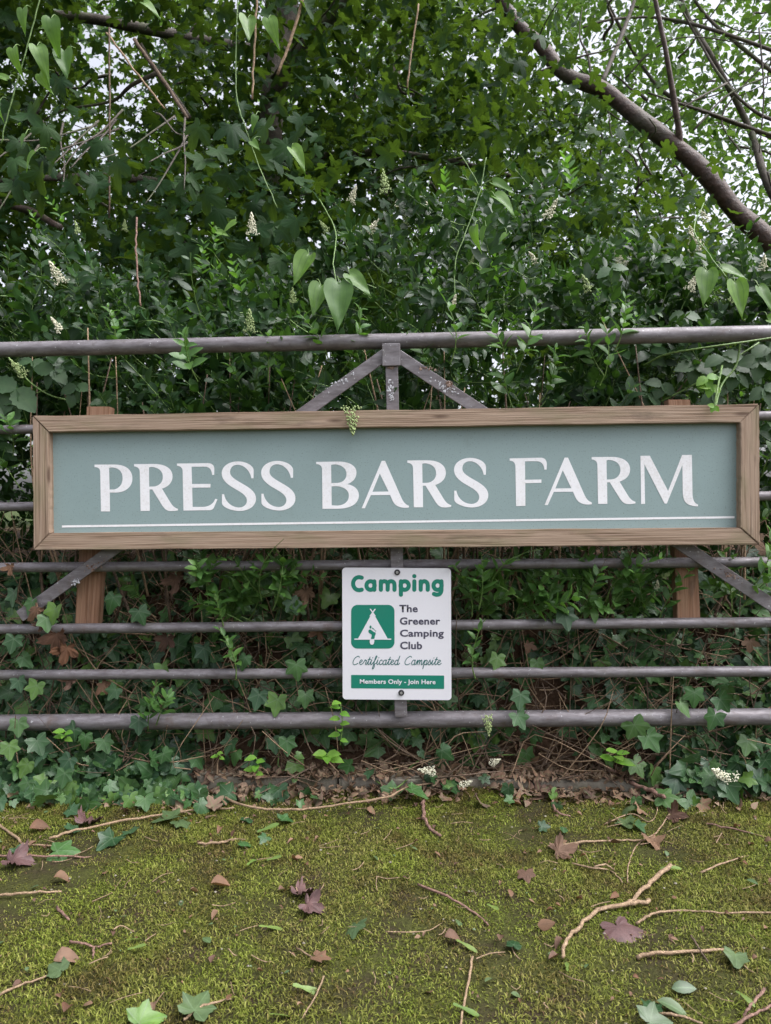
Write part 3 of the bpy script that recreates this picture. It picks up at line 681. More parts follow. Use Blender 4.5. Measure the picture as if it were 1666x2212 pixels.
def text(body, box, mat, bold, dy, name, skew=0.0):
    bold *= 1.35
    fc = bpy.data.curves.new('t', 'FONT'); fc.body = body; fc.size = 1; fc.offset = bold; fc.resolution_u = 3; fc.space_character = 1.04
    tmp = bpy.data.objects.new('tmp', fc); me = bpy.data.meshes.new_from_object(tmp); bpy.data.objects.remove(tmp)
    co = np.array([v.co[:2] for v in me.vertices]); lo, hi = co.min(0), co.max(0); cvz = czu(dy)
    for v in me.vertices:
        a = (v.co.x - lo[0]) / (hi[0] - lo[0]); b = 1 - (v.co.y - lo[1]) / (hi[1] - lo[1])
        v.co = cvz(box[0] + a * (box[2] - box[0]), box[1] + b * (box[3] - box[1]) + skew * a)
    bm = bmesh.new(); bm.from_mesh(me); bmesh.ops.recalc_face_normals(bm, faces=bm.faces[:])
    if sum(f.normal.y * f.calc_area() for f in bm.faces) > 0: bmesh.ops.reverse_faces(bm, faces=bm.faces[:])
    bm.to_mesh(me); bm.free(); me.name = name; me.materials.clear(); me.materials.append(mat); return link(name, me, camp)
text('The', (837, 597, 1082, 697), M['print_grey'], .022, .0004, 'lettering')
text('Greener', (842, 762, 1380, 862), M['print_grey'], .022, .0004, 'lettering')
text('Camping', (844, 925, 1428, 1050), M['print_grey'], .022, .0004, 'lettering')
text('Club', (846, 1085, 1140, 1188), M['print_grey'], .022, .0004, 'lettering')
text('Members Only - Join Here', (313, 1583, 1318, 1663), M['plate'], .018, .0008, 'lettering', 6)
# joined handwriting: each letter drawn in x-height units, slanted, then set in line
cur = {
 'C': (1.25, [[(1.15, 1.55), (1.0, 1.75), (.75, 1.7), (.35, 1.25), (.18, .6), (.3, .1), (.65, 0), (1.05, .25)]]),
 'e': (.72, [[(.05, .4), (.4, .6), (.5, .85), (.32, 1), (.12, .7), (.12, .25), (.35, 0), (.7, .3)]]),
 'r': (.66, [[(.0, .35), (.2, .9), (.27, 1.05), (.3, .9), (.5, .88), (.45, .5), (.42, .15), (.55, 0), (.68, .25)]]),
 't': (.52, [[(0, .3), (.28, 1.0), (.35, 1.6)], [(.35, 1.6), (.2, .6), (.18, .15), (.32, 0), (.55, .3)], [(.08, 1.08), (.3, 1.1), (.55, 1.12)]]),
 'i': (.45, [[(0, .3), (.2, 1)], [(.2, 1), (.13, .4), (.16, .08), (.28, 0), (.47, .3)], [(.27, 1.42), (.29, 1.45), (.31, 1.48)]]),
 'f': (.62, [[(0, .3), (.4, 1.1), (.55, 1.75), (.42, 1.8), (.3, 1.2), (.2, 0), (.1, -.75), (.2, -.95), (.38, -.4), (.35, .1), (.62, .3)]]),
 'c': (.62, [[(.5, .8), (.4, 1), (.2, .85), (.08, .45), (.18, .05), (.35, 0), (.64, .3)]]),
 'a': (.82, [[(.58, .72), (.42, 1), (.18, .85), (.06, .42), (.16, .02), (.42, .05), (.58, .5)], [(.62, 1.0), (.55, .45), (.56, .08), (.68, 0), (.84, .3)]]),
 'd': (.85, [[(.56, .72), (.4, 1), (.17, .85), (.06, .42), (.16, .02), (.42, .05), (.57, .5)], [(.74, 1.8), (.62, 1.0), (.55, .4), (.57, .08), (.68, 0), (.9, .35)]]),
 'm': (1.15, [[(0, .35), (.2, 1), (.17, .0)], [(.17, .0), (.3, .7), (.5, 1), (.56, .7), (.5, 0)], [(.5, 0), (.65, .75), (.85, 1), (.9, .6), (.86, .1), (.98, 0), (1.17, .3)]]),
 'p': (.82, [[(0, .35), (.22, 1), (.18, .2), (.1, -.85)], [(.16, .2), (.3, .8), (.5, 1), (.64, .75), (.58, .25), (.38, 0), (.25, .1)], [(.38, 0), (.6, .05), (.84, .3)]]),
 's': (.56, [[(0, .3), (.28, 1.05)], [(.28, 1.05), (.32, .8), (.45, .4), (.38, .08), (.2, 0), (.1, .12)], [(.36, .05), (.58, .3)]])}
def script(word, x0, x1, base, xh):
    tot = sum(cur[c][0] for c in word); sxx = (x1 - x0) / (tot + .2); x = 0.0; specs = []
    for c in word:
        wd, sts = cur[c]
        for s in sts:
            p = np.array([(x0 + (x + a) * sxx + b * xh * .16, base - b * xh + (x0 + x * sxx - 200) * .003) for a, b in s])
            q = smooth_line(p, 5)
            specs += [(q[i:i + 5], False) for i in range(0, len(q) - 1, 4) if len(q[i:i + 5]) > 1]
        x += wd
    strokes('lettering', specs, 10, M['print_teal'], .0004, 8e-6)
script('Certificated', 203, 850, 1390, 63); script('Campsite', 893, 1408, 1390, 63)
for bx, by in ((809, 165), (863, 1764)):
    c = np.array(cv(bx, by))
    for rr, y0, y1, mt, nm in ((.0082, -.004, .0, 'rubber', 'washer'), (.0042, -.0055, -.003, 'screw', 'bolt')):
        bm = bmesh.new(); bmesh.ops.create_cone(bm, cap_ends=True, segments=22, radius1=rr, radius2=rr * .86, depth=abs(y1 - y0))
        me = bpy.data.meshes.new(nm); bmesh.ops.rotate(bm, verts=bm.verts, matrix=Matrix.Rotation(R(90), 3, 'X'))
        for v in bm.verts: v.co += Vector(c) + Vector((0, (y0 + y1) / 2, 0))
        bm.to_mesh(me); bm.free(); me.materials.append(M[mt]); w_ = link(nm, me, camp)

# ------------------------------------------------------------------ privet hedge
hedge = thing('privet_hedge', 'dense dark green privet hedge with cream flower spikes rising behind the gate', 'hedge', (0, .6, .5))
def sprig(seed):
    g = np.random.default_rng(seed); A = []; P = []; n = g.integers(5, 9); L = g.uniform(.12, .2); yng = []
    bend = g.normal(0, .12, 2)
    for k in range(n):
        t = (k + .6) / n; c = np.array((bend[0] * t * t * L * 2, t * L, bend[1] * t * t * L * 2)); ph = (k % 2) * math.pi / 2 + g.normal(0, .25)
        s = (.068 if k < n - 1 else .042) * g.uniform(.75, 1.1) * (1 - .35 * t)
        for sg in (0, math.pi):
            o = np.array((math.cos(ph + sg), 0, math.sin(ph + sg))); el = g.uniform(.35, .8) + .35 * t
            d = o * math.cos(el) + np.array((0, 1, 0)) * math.sin(el); nn = np.array((0, 1, 0)) * math.cos(el) - o * math.sin(el)
            A.append(frames(d[None], nn[None], [s])[0]); P.append(c + o * .003)
    stem = [np.array((bend[0] * t * t * L * 2, t * L, bend[1] * t * t * L * 2)) for t in np.linspace(-.35, 1, 6)]
    return np.array(A), np.array(P), np.array(stem)
SPR = [sprig(100 + k) for k in range(8)]
stem_acc = Acc()
def place_sprigs(pos, dirs, scale, stems=None, roll=None):
    pos = np.asarray(pos, float); n = len(pos); ref = rng.normal(size=(n, 3)); F = frames(dirs, ref, scale)
    w = rng.integers(0, len(SPR), n); As = []; Ps = []
    for k in range(len(SPR)):
        s = np.where(w == k)[0]
        if not len(s): continue
        A, P, st = SPR[k]
        As.append(np.einsum('nij,ljk->nlik', F[s], A).reshape(-1, 3, 3)); Ps.append((np.einsum('nij,lj->nli', F[s], P) + pos[s][:, None]).reshape(-1, 3))
        if stems is not None:
            for i in s: stems.add(*tube_arrays(st @ F[i].T + pos[i], [.0022, .002, .0018, .0015, .0012, .0008], 3, cap=False))
    return np.concatenate(As), np.concatenate(Ps)
def topz(x): return 1.62 + .13 * np.sin(x * 2.1 + 1.2) + .09 * np.sin(x * 5.3) + .05 * np.sin(x * 11 + 2)
n = 2600
hx = rng.uniform(-2.3, 2.3, n); dep = rng.beta(1.1, 1.6, n)
hz = .95 + (topz(hx) - .95) * rng.beta(1.25, 1.0, n)
front = .10 + .22 * np.abs((hz - 1.12) / .6) ** 1.5 + .07 * fbm(hx * 3, hz * 3)
hy = front + dep * .9
kp = (fbm(hx * 3.6, hz * 4.2, 0, 2.5) > -.22) | (dep > .55) | (rng.random(n) < .12)
hx, hy, hz, dep = hx[kp], hy[kp], hz[kp], dep[kp]; n = len(hx)
pos = np.stack([hx, hy, hz], 1)
dirs = np.stack([rng.normal(0, .45, n), -.55 * (1 - dep) + rng.normal(0, .35, n), .45 + rng.normal(0, .4, n)], 1)
A1, P1 = place_sprigs(pos, dirs, rng.uniform(.75, 1.1, n), stem_acc)
# thin leafy interior below the top rail, and beside the sign
n = 420
hx = rng.uniform(-2.3, 2.3, n); hz = rng.uniform(.50, 1.0, n); hy = rng.uniform(.30, 1.0, n) + .1 * fbm(hx * 4, hz * 4)
A2, P2 = place_sprigs(np.stack([hx, hy, hz], 1), np.stack([rng.normal(0, .5, n), rng.normal(-.3, .4, n), rng.normal(.5, .4, n)], 1), rng.uniform(.6, .95, n), stem_acc)
# sprigs that reach through the gate
thru = [(415, 800, -.03, .0, .2, .9), (580, 800, .03, .1, .8, .9), (520, 835, .1, -.2, .6, .9), (1130, 770, -.03, .2, .6, .9), (1100, 860, .05, -.3, .8, 1), (985, 745, -.03, .1, .8, .8), (1090, 760, -.03, -.3, .7, .8), (1180, 850, .02, .3, .6, 1),
        (1310, 800, -.03, .1, .6, .9), (1290, 790, .0, -.4, .5, .9), (700, 750, -.01, -.3, .7, .9), (560, 1260, -.03, .1, .9, .85), (600, 1290, -.03, .3, .8, .8), (480, 1340, -.02, -.1, .9, .8), (500, 1300, .05, .1, .8, .8), (1040, 1290, -.035, .1, .9, .95), (1070, 1240, -.035, .4, .7, .8),
        (1020, 1300, .02, -.1, .8, .9), (1120, 1310, .05, .2, .8, .9), (1190, 1310, .03, -.1, .9, .9), (1260, 1320, .02, .2, .8, 1), (1320, 1310, .03, .4, .8, 1), (1390, 1310, .04, -.2, .8, .9), (1430, 1320, .02, .2, .8, .9), (1150, 1270, .05, .1, .7, .8),
        (1620, 1290, .0, .3, .6, .9), (1580, 1290, .04, -.2, .7, .9), (1640, 1250, -.03, .3, .7, .9), (320, 1560, -.03, .2, .8, .75), (345, 1545, -.035, .35, .7, .8), (510, 1440, -.03, .0, .9, .8), (1020, 1440, -.03, -.1, .9, .7), (30, 960, .03, .2, .5, .9), (20, 1020, .05, -.2, .6, .9),
        (1655, 1000, .03, .1, .6, .9), (1640, 1130, .03, .3, .5, .8), (1340, 730, -.03, .2, .8, .8), (250, 740, .02, .2, .8, .8), (760, 770, .03, .4, .6, .9), (930, 790, .04, -.3, .7, .9)]
for _ in range(46):
    thru.append((rng.choice((rng.uniform(1030, 1480), rng.uniform(430, 650), rng.uniform(1560, 1660), rng.uniform(60, 1600)), p=(.6, .2, .08, .12)), rng.uniform(1240, 1335), rng.uniform(-.01, .12), rng.normal(0, .5), rng.uniform(.1, .8), rng.uniform(.75, 1.05)))
pos = np.array([at(u, v, y) for u, v, y, *_ in thru]); dirs = np.array([(dx, -.35, dz) for *_, dx, dz, s in thru])
st_thru = Acc(); A3, P3 = place_sprigs(pos, dirs, [t[-1] * .9 for t in thru], st_thru)
for sd in range(3):
    pass
n = 620; hx = rng.uniform(-2.6, 2.6, n)
A4, P4 = place_sprigs(np.stack([hx, rng.uniform(.55, 1.3, n), rng.uniform(.50, 1.0, n)], 1), np.stack([rng.normal(0, .6, n), rng.normal(-.2, .5, n), rng.normal(.3, .5, n)], 1), rng.uniform(.8, 1.2, n))
A = np.concatenate([A1, A2, A4, A3]); P = np.concatenate([P1, P2, P4, P3]); must = np.zeros(len(P), bool); must[-len(P3):] = rng.random(len(P3)) < .45
tip = P + A[:, :, 1]
upl, vpl, _z = project(P); ut, vt, _z = project(tip)
bad = ((np.maximum(upl, ut) > 742) & (np.minimum(upl, ut) < 962) & (np.maximum(vpl, vt) > 1228) & (np.minimum(vpl, vt) < 1512) & (np.minimum(P[:, 1], tip[:, 1]) < -.02)) | ((np.maximum(vpl, vt) > 885) & (np.minimum(vpl, vt) < 1190) & (ut > 60) & (ut < 1650) & (np.minimum(P[:, 1], tip[:, 1]) < -.03))
thr = np.arange(len(P)) >= len(P) - len(P3); A, P, thr = A[~bad], P[~bad], thr[~bad]
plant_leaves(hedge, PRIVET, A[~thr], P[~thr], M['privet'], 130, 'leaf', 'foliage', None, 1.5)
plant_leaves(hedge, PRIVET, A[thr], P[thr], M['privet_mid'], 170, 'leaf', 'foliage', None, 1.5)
link('leafy_stem', stem_acc.mesh('leafy_stem', M['green_stem']), hedge, 'stuff')
link('leafy_stem', st_thru.mesh('leafy_stem', M['green_stem']), hedge, 'stuff')
# pale new shoots along the top
n = 46; hx = rng.uniform(-1.25, 1.25, n); pos = np.stack([hx, rng.uniform(.12, .6, n), rng.uniform(1.05, 1.75, n)], 1)
An, Pn = place_sprigs(pos, np.stack([rng.normal(0, .2, n), rng.normal(-.25, .2, n), np.full(n, .9)], 1), rng.uniform(.45, .7, n), stem_acc)
plant_leaves(hedge, PRIVET, An, Pn, M['privet_new'], 0, 'leaf', 'young_foliage')
# bare stems in the gap under the top rail
for k in range(95):
    u0 = rng.uniform(60, 1640); y0 = rng.uniform(.06, .28); a = at(u0, 905, y0); a[2] = rng.uniform(.42, .6)
    b = a + np.array((rng.normal(0, .13), rng.normal(0, .08), rng.uniform(.45, .75))); mid = (a + b) / 2 + rng.normal(0, .03, 3); b[1] = max(b[1], .06); mid[1] = max(mid[1], .05)
    tube('stem', smooth_line([a, mid, b], 5), np.linspace(.005, .002, 11) * rng.uniform(.5, 1.1), M['twig'] if rng.random() < .6 else M['dark_twig'], hedge, 5)
# flower spikes
def panicle(seed, L, n):
    g = np.random.default_rng(seed); acc = Acc()
    ico = np.array([(1, 0, 0), (-1, 0, 0), (0, 1, 0), (0, -1, 0), (0, 0, 1), (0, 0, -1)], float); it = np.array([(0, 2, 4), (2, 1, 4), (1, 3, 4), (3, 0, 4), (2, 0, 5), (1, 2, 5), (3, 1, 5), (0, 3, 5)])
    for k in range(n):
        t = g.beta(1.1, 1.3); w = L * .36 * (1 - t) ** .8 * g.uniform(.3, 1); a = g.uniform(0, 6.28); c = np.array((w * math.cos(a), t * L, w * math.sin(a)))
        acc.add(ico * g.uniform(.0016, .0032) * np.array((1, 1.3, 1)) + c, it)
    return acc
pan = [panicle(s, L, n) for s, L, n in ((1, .07, 150), (2, .085, 180), (3, .055, 110))]
pan_me = [p.mesh('flower_spike', M['flower']) for p in pan]; bud_me = [p.mesh('flower_spike', M['bud']) for p in pan]
for u, v, Yp, s, bud in ((120, 700, .02, 1, 0), (125, 595, .12, 1, 0), (545, 490, .2, .9, 0), (540, 700, .02, .9, 1), (830, 395, .35, 1.2, 1), (762, 425, .4, .8, 0), (805, 490, .3, .9, 0), (980, 650, .03, .9, 0), (920, 440, .35, .9, 0), (1192, 450, .3, 1.4, 0),
                         (1150, 555, .2, .9, 0), (1265, 610, .1, 1.1, 1), (1340, 565, .25, .9, 0), (1500, 520, .3, 1.4, 0), (1520, 465, .35, 1.0, 0), (1495, 615, .1, .7, 0), (1650, 565, .15, 1, 0), (632, 640, .05, .7, 1), (760, 900, -.09, 1.1, 1), (40, 797, -.02, 1, 1),
                         (165, 490, .2, .8, 1), (940, 940, .3, .8, 1), (1055, 1565, -.06, .9, 1), (1420, 1262, .02, .6, 0), (700, 490, .3, .7, 1), (1440, 1242, .0, .5, 1), (860, 430, .4, .9, 0), (875, 480, .35, .7, 1), (1020, 560, .15, .6, 1), (270, 490, .2, .5, 1), (1590, 640, .1, .8, 1)):
    c = at(u, v, Yp); d = np.array((rng.normal(0, .35), -.35, rng.choice((1.0, .4)))) if (u, v) not in ((760, 900), (1055, 1565)) else np.array((.05, -.1, -1.0))
    F = frames(d[None], np.array([[0, -1, .2]]), [s * .85])[0]
    o = link('flower_spike', (bud_me if bud else pan_me)[rng.integers(0, 3)], hedge, 'stuff', mat4(F, c - F[:, 1] * .03))

# ------------------------------------------------------------------ trees
def limb(parent, name, pts, r0, r1, mat, seg=10, k=8, jit=.03):
    P = smooth_line(pts, k); ph = rng.uniform(0, 6, 3); P = P + r1 * .3 * np.sin(np.arange(len(P))[:, None] * np.array((.37, .51, .43)) + ph); return tube(name, P, np.linspace(r0, r1, len(P)) * (1 + .05 * np.sin(np.arange(len(P)) * .6 + ph[0])), mat, parent, seg, jit)
def wander(a, b, n=7, w=.06):
    P = np.array([a + (b - a) * t for t in np.linspace(0, 1, n)]); L = np.linalg.norm(b - a)
    return P + rng.normal(0, w * L, P.shape) * np.sin(np.linspace(0, np.pi, n))[:, None]
def clumps(centres, per, spread, size, tilt=.5, cam_face=0.0):
    n = len(centres) * per; P = np.repeat(centres, per, 0) + rng.normal(0, 1, (n, 3)) * np.asarray(spread)
    nrm = np.stack([rng.normal(0, tilt, n), rng.normal(0, tilt, n) - cam_face, np.ones(n)], 1)
    az = rng.uniform(0, 2 * np.pi, n); d = np.stack([np.cos(az), np.sin(az) - .4, rng.normal(-.45, .35, n)], 1)
    return frames(d, nrm, size * rng.uniform(.6, 1.15, n)), P
# dark maple, left and middle
maple = thing('maple_tree', 'dark lobed-leaf maple tree filling the left and middle above the hedge', 'tree', (-.55, 2.6, .56))
limb(maple, 'trunk', [(-.75, 2.7, .5), at(575, 500, 2.6), at(585, 280, 2.5), at(625, 0, 2.5), at(640, -250, 2.5)], .085, .06, M['bark'])
limb(maple, 'branch', [at(560, 260, 2.5), at(640, 120, 2.3), at(750, 0, 2.1), at(860, -120, 1.9)], .05, .03, M['bark'])
limb(maple, 'branch', [at(575, 420, 2.6), at(380, 400, 2.2), at(200, 380, 1.8), at(-60, 395, 1.6)], .03, .014, M['bark'])
limb(maple, 'branch', [at(600, 350, 2.6), at(800, 330, 2.4), at(980, 350, 2.2), at(1180, 400, 2.0)], .028, .01, M['bark'])
limb(maple, 'branch', [at(620, 120, 2.6), at(300, 60, 2.2), at(80, 30, 2.0), at(-120, 40, 1.8)], .035, .02, M['bark'])
limb(maple, 'branch', [at(-40, 430, 1.6), at(60, 455, 1.6), at(130, 490, 1.5)], .022, .016, M['red_bark'])
limb(maple, 'branch', [at(300, 90, 1.5), at(350, 170, 1.45), at(410, 255, 1.4)], .012, .01, M['bark'])
for k in range(34):
    a = at(rng.uniform(-100, 1200), rng.uniform(-60, 480), rng.uniform(1.4, 3.2)); b = a + np.array((rng.normal(0, .5), rng.normal(0, .4), rng.normal(.05, .25)))
    limb(maple, 'branch', wander(a, b, 5, .03), rng.uniform(.006, .014), .003, M['bark'], 5, 3, 0)
n = 1000
cx = rng.uniform(-4.0, 2.4, n); cy = rng.uniform(1.0, 4.6, n); cz = rng.uniform(1.35, 4.6, n)
keep = (fbm(cx * 1.7, cz * 1.9, cy * 1.2) > -.24) & (cx < 1.9 - .9 * sstep(1.7, 3.3, cz) + .25 * cy * .5)
cen = np.stack([cx, cy, cz], 1)[keep]
uc, vc, _z = project(cen); cen = cen[(uc < 960 + 1.12 * np.maximum(vc, -50)) | (cen[:, 1] > 2.9) & (uc < 1150 + 1.1 * vc)]
uc, vc, _z = project(cen); cen = cen[~((np.abs(uc - 600) < 60) & (vc < 340) & (cen[:, 1] < 2.6) & (rng.random(len(cen)) < .8))]
A1, P1 = clumps(cen, 60, (.16, .16, .12), .066, .5)
# low foreground sprays facing the camera
low = [(60, 360), (125, 360), (85, 395), (30, 370), (500, 300), (545, 345), (590, 365), (440, 370), (500, 405), (560, 445), (445, 445), (640, 410), (620, 350), (470, 350), (410, 410), (400, 560), (380, 520), (440, 560), (500, 590), (530, 560), (600, 590), (610, 525), (560, 520), (470, 480), (330, 590),
       (360, 480), (120, 260), (100, 300), (60, 270), (150, 420), (40, 330), (200, 330), (250, 380), (520, 250), (600, 250), (660, 330), (600, 450), (650, 280), (430, 300), (340, 420), (30, 420), (90, 440), (180, 270), (210, 420), (20, 250), (130, 200), (300, 540), (270, 340), (560, 290), (640, 500)]
lp = []; ld = []; lnm = []; ls = []
for u, v in low:
    for q_ in range(1 + int(rng.random() < .5)):
        lp.append(at(u + rng.normal(0, 16 * q_), v - 26 + rng.normal(0, 14 * q_), rng.uniform(.32, .62) if v > 250 else rng.uniform(.5, .9)))
        ld.append((rng.normal(0, .7), -.4 + rng.normal(0, .4), -1)); lnm.append((rng.normal(0, .6), -1, .7 + rng.normal(0, .5))); ls.append(rng.uniform(.052, .088))
Al = frames(np.array(ld), np.array(lnm), ls); Pl = np.array(lp)
for q_ in range(14):
    a = at(rng.uniform(20, 640), rng.uniform(230, 330), .75); b = a + np.array((rng.normal(0, .15), -.25, -rng.uniform(.15, .4))); limb(maple, 'twig', wander(a, b, 4, .02), .0045, .002, M['bark'], 5, 5, 0)
A = np.concatenate([A1, Al]); P = np.concatenate([P1, Pl]); must = np.zeros(len(P), bool); must[-len(Pl):] = True
allT = MAPLE
# near leaves keep the full outline, the far mass a lighter one
u_, v_, z_ = project(P); nearm = must | ((z_ < 3.6) & (u_ > -50) & (u_ < 1720) & (v_ > -50))
plant_leaves(maple, MAPLE, A[nearm], P[nearm], M['maple'], 300, 'leaf', 'near_crown', must[nearm], 1.0)
plant_leaves(maple, LOWM, A[~nearm], P[~nearm], M['maple'], 0, 'leaf', 'crown')

# leaning tree on the right
def bark2():
    m, nt, b = nodes_of('banded reddish bark'); pos = geo_pos(nt)
    mp = N(nt, 'ShaderNodeMapping'); mp.inputs['Rotation'].default_value = (0, R(-40), 0); mp.inputs['Scale'].default_value = (4, 4, 14)
    mp.inputs['Rotation'].default_value = (0, R(52), 0); nt.links.new(pos, mp.inputs['Vector'])
    n1 = noise(nt, 1.6, 5, mp.outputs[0], .65); n2 = noise(nt, 28, 5, pos, .7)
    c = ramp(nt, n2, [(.3, (.016, .009, .006)), (.55, (.060, .032, .022)), (.8, (.12, .078, .058))])
    c = mixc(nt, ramp(nt, n1, [(.52, 0.0), (.68, .35)]), c, (.13, .095, .08))
    c = mixc(nt, ramp(nt, noise(nt, 3.5, 4, pos), [(.52, 0.0), (.66, .5)]), c, (.06, .065, .035))
    nt.links.new(c, b.inputs['Base Color']); b.inputs['Roughness'].default_value = .55
    bump(nt, math_(nt, 'ADD', n1, n2), .7, .012, b); return m
M['banded'] = bark2()
lean = thing('leaning_tree', 'leaning tree with bare reddish-brown trunk slanting up from right edge', 'tree', tuple(at(1900, 900, 2.6)))
Yl = 2.6
limb(lean, 'trunk', [at(1900, 1000, 2.7), at(1720, 600, 2.65), at(1650, 520, Yl), at(1560, 415, Yl), at(1450, 310, Yl), at(1330, 215, Yl + .1), at(1230, 160, Yl + .15), at(1150, 85, Yl + .2), at(1080, -5, Yl + .2), at(990, -160, Yl + .2)], .066, .036, M['banded'], 16, 10, .012)
limb(lean, 'branch', [at(1468, 320, Yl), at(1462, 240, 2.5), at(1440, 130, 2.4), at(1410, -40, 2.3)], .022, .012, M['red_bark'])
limb(lean, 'branch', [at(1300, 180, 2.7), at(1350, 60, 2.9), at(1390, -60, 3)], .016, .01, M['bark'])
# far tree with bare branches at the right
far = thing('bright_tree', 'pale green airy tree with crossing bare branches in upper right corner', 'tree', tuple(at(1800, 900, 4.0)))
for pts, r0, r1 in (([(1740, 560), (1660, 400), (1620, 280), (1540, 130), (1490, 40), (1450, -60)], .055, .03), ([(1760, 330), (1600, 270), (1450, 210), (1380, 130), (1320, 20), (1300, -40)], .035, .018), ([(1700, 180), (1600, 100), (1530, 40), (1480, -30)], .03, .02),
                    ([(1720, 300), (1660, 290), (1520, 240), (1400, 200)], .025, .01), ([(1700, 120), (1560, 70), (1430, 40), (1330, 40), (1260, 60)], .028, .012), ([(1700, 270), (1630, 240), (1560, 170), (1500, 70), (1440, -40)], .025, .012), ([(1570, 180), (1480, 230), (1400, 300)], .014, .006),
                    ([(1600, 330), (1560, 250), (1640, 150), (1700, 100)], .014, .008), ([(1640, 60), (1650, 200), (1640, 330)], .012, .008), ([(1500, 280), (1580, 200), (1700, 150)], .014, .008), ([(1350, 170), (1420, 100), (1500, 80), (1640, 100)], .012, .006)):
    Yb = rng.uniform(3.0, 4.0); limb(far, 'branch', [at(u, v, Yb + rng.normal(0, .08)) for u, v in pts], r0 * .56, r1 * .56, M['bark'], 8, 6)
for k in range(40):
    a = at(rng.uniform(1250, 1700), rng.uniform(-40, 520), rng.uniform(3, 5.5)); b = a + np.array((rng.normal(0, .7), rng.normal(0, .4), rng.normal(.2, .4)))
    limb(far, 'branch', wander(a, b, 6, .05), rng.uniform(.007, .014), .004, M['bark'], 5, 3, 0)
n = 1150; cx = rng.uniform(-.8, 7.5, n); cy = rng.uniform(3.6, 9, n); cz = rng.uniform(1.2, 7.5, n); keep = (cx > .6 + .04 * cy) & (fbm(cx * 1.3, cz * 1.4, cy) > -.25)
A, P = clumps(np.stack([cx, cy, cz], 1)[keep], 70, (.28, .28, .22), .082, .6)
plant_leaves(far, OVAL, A, P, M['bright_leaf'], 260, 'leaf', 'crown', None, .3)
# tree behind, in the middle and left, lit through
mid = thing('background_tree', 'backlit yellow-green tree seen through gaps behind the dark maple', 'tree', (-.6, 7.0, .56))
limb(mid, 'trunk', [(-.6, 7, .5), (-.5, 7, 2.5), (-.2, 7, 5.5), (0, 7, 8)], .14, .07, M['bark'])
for k in range(12):
    a = np.array((-.5 + rng.normal(0, .1), 7, rng.uniform(2, 6))); b = a + np.array((rng.normal(0, 2.4), rng.normal(-.4, .8), rng.uniform(.3, 1.8))); limb(mid, 'branch', wander(a, b, 6, .05), .04, .012, M['bark'], 6, 3)
n = 560; cx = rng.uniform(-6.5, 3.2, n); cy = rng.uniform(5.2, 9.5, n); cz = rng.uniform(1.0, 8.5, n); keep = fbm(cx * 1.0, cz * 1.1, cy) > -.02
A, P = clumps(np.stack([cx, cy, cz], 1)[keep], 52, (.3, .3, .22), .085, .6)
plant_leaves(mid, LOWM, A, P, M['bright_leaf'], 0, 'leaf', 'crown')

# ------------------------------------------------------------------ climbing vines with heart leaves
def vine(label, stems, leaves, mat='heart', stem_mat='green_stem', rad=.0019, group='vines with heart shaped leaves'):
    base = at(*stems[0][0]); t = thing('climbing_vine', label, 'vine', tuple(base), group)
    for s in stems:
        p = smooth_line([at(*q_) for q_ in s], 6); tube('stem', p + rng.normal(0, .0008, p.shape), rad, M[stem_mat], t, 5)
    for u, v, Yp, L, ang, tilt in leaves:
        if len(leaves) > 11 and rng.random() < .5: continue   # stalk end, length in m, tip angle from straight down, tilt
        if L < .08: L *= rng.uniform(.7, 1.0); ang += rng.normal(0, 30); tilt += rng.normal(0, .6)
        d = np.array((math.sin(R(ang)), -.25 + rng.normal(0, .1), -math.cos(R(ang)))); nn = np.array((rng.normal(0, .15) + tilt, -1, .8))
        c = at(u, v, Yp); A_ = frames(d[None], nn[None], [L])[0]; link('leaf', leaf_mesh(HEART, int(rng.choice((0, 2)) if L > .09 else rng.integers(0, 5)), M[mat]), t, None, mat4(A_, c))
        pe = c + np.array((rng.normal(0, .01), .035, .03)); tube('leaf_stalk', smooth_line([c, (c + pe) / 2 + np.array((0, 0, .008)), pe], 3), .0012, M['green_stem'], t, 4)
    return t
vine('climbing vine with four large heart leaves hanging above the middle of top rail', [[(735, 640, .06), (720, 570, .1), (725, 500, .2), (690, 430, .35)]],
     [(668, 552, .0, .105, -22, -.25), (694, 618, -.005, .10, -10, .1), (733, 612, -.03, .145, 6, 0), (755, 592, -.01, .095, 50, .2)])
vine('climbing vine with two broad heart leaves above the right end of top rail', [[(1570, 600, .08), (1540, 560, .1), (1500, 500, .2), (1520, 440, .4)]],
     [(1528, 585, -.01, .105, -5, -.2), (1588, 610, -.02, .105, 10, .15), (1560, 580, .02, .08, 70, .2), (1640, 620, .03, .08, 30, .1), (1660, 690, .02, .07, 70, .1)])
vine('long thin green vine with bright leaves hanging down the upper left edge', [[(95, -40, .0), (65, 80, .0), (42, 160, .0), (20, 240, .0), (2, 310, .0)]],
     [(28, 105, -.02, .065, -30, .1), (80, 100, -.02, .085, 28, .2), (15, 172, -.02, .06, -80, .1), (85, 160, .03, .075, 10, 0), (-2, 220, -.02, .06, 5, 0), (55, 290, .02, .05, -20, 0), (75, 330, .06, .06, -20, 0), (50, 20, .0, .07, -40, 0), (110, 40, .03, .09, 10, .3), (90, 60, .04, .055, 60, 0), (140, 110, .08, .1, 12, 0)])
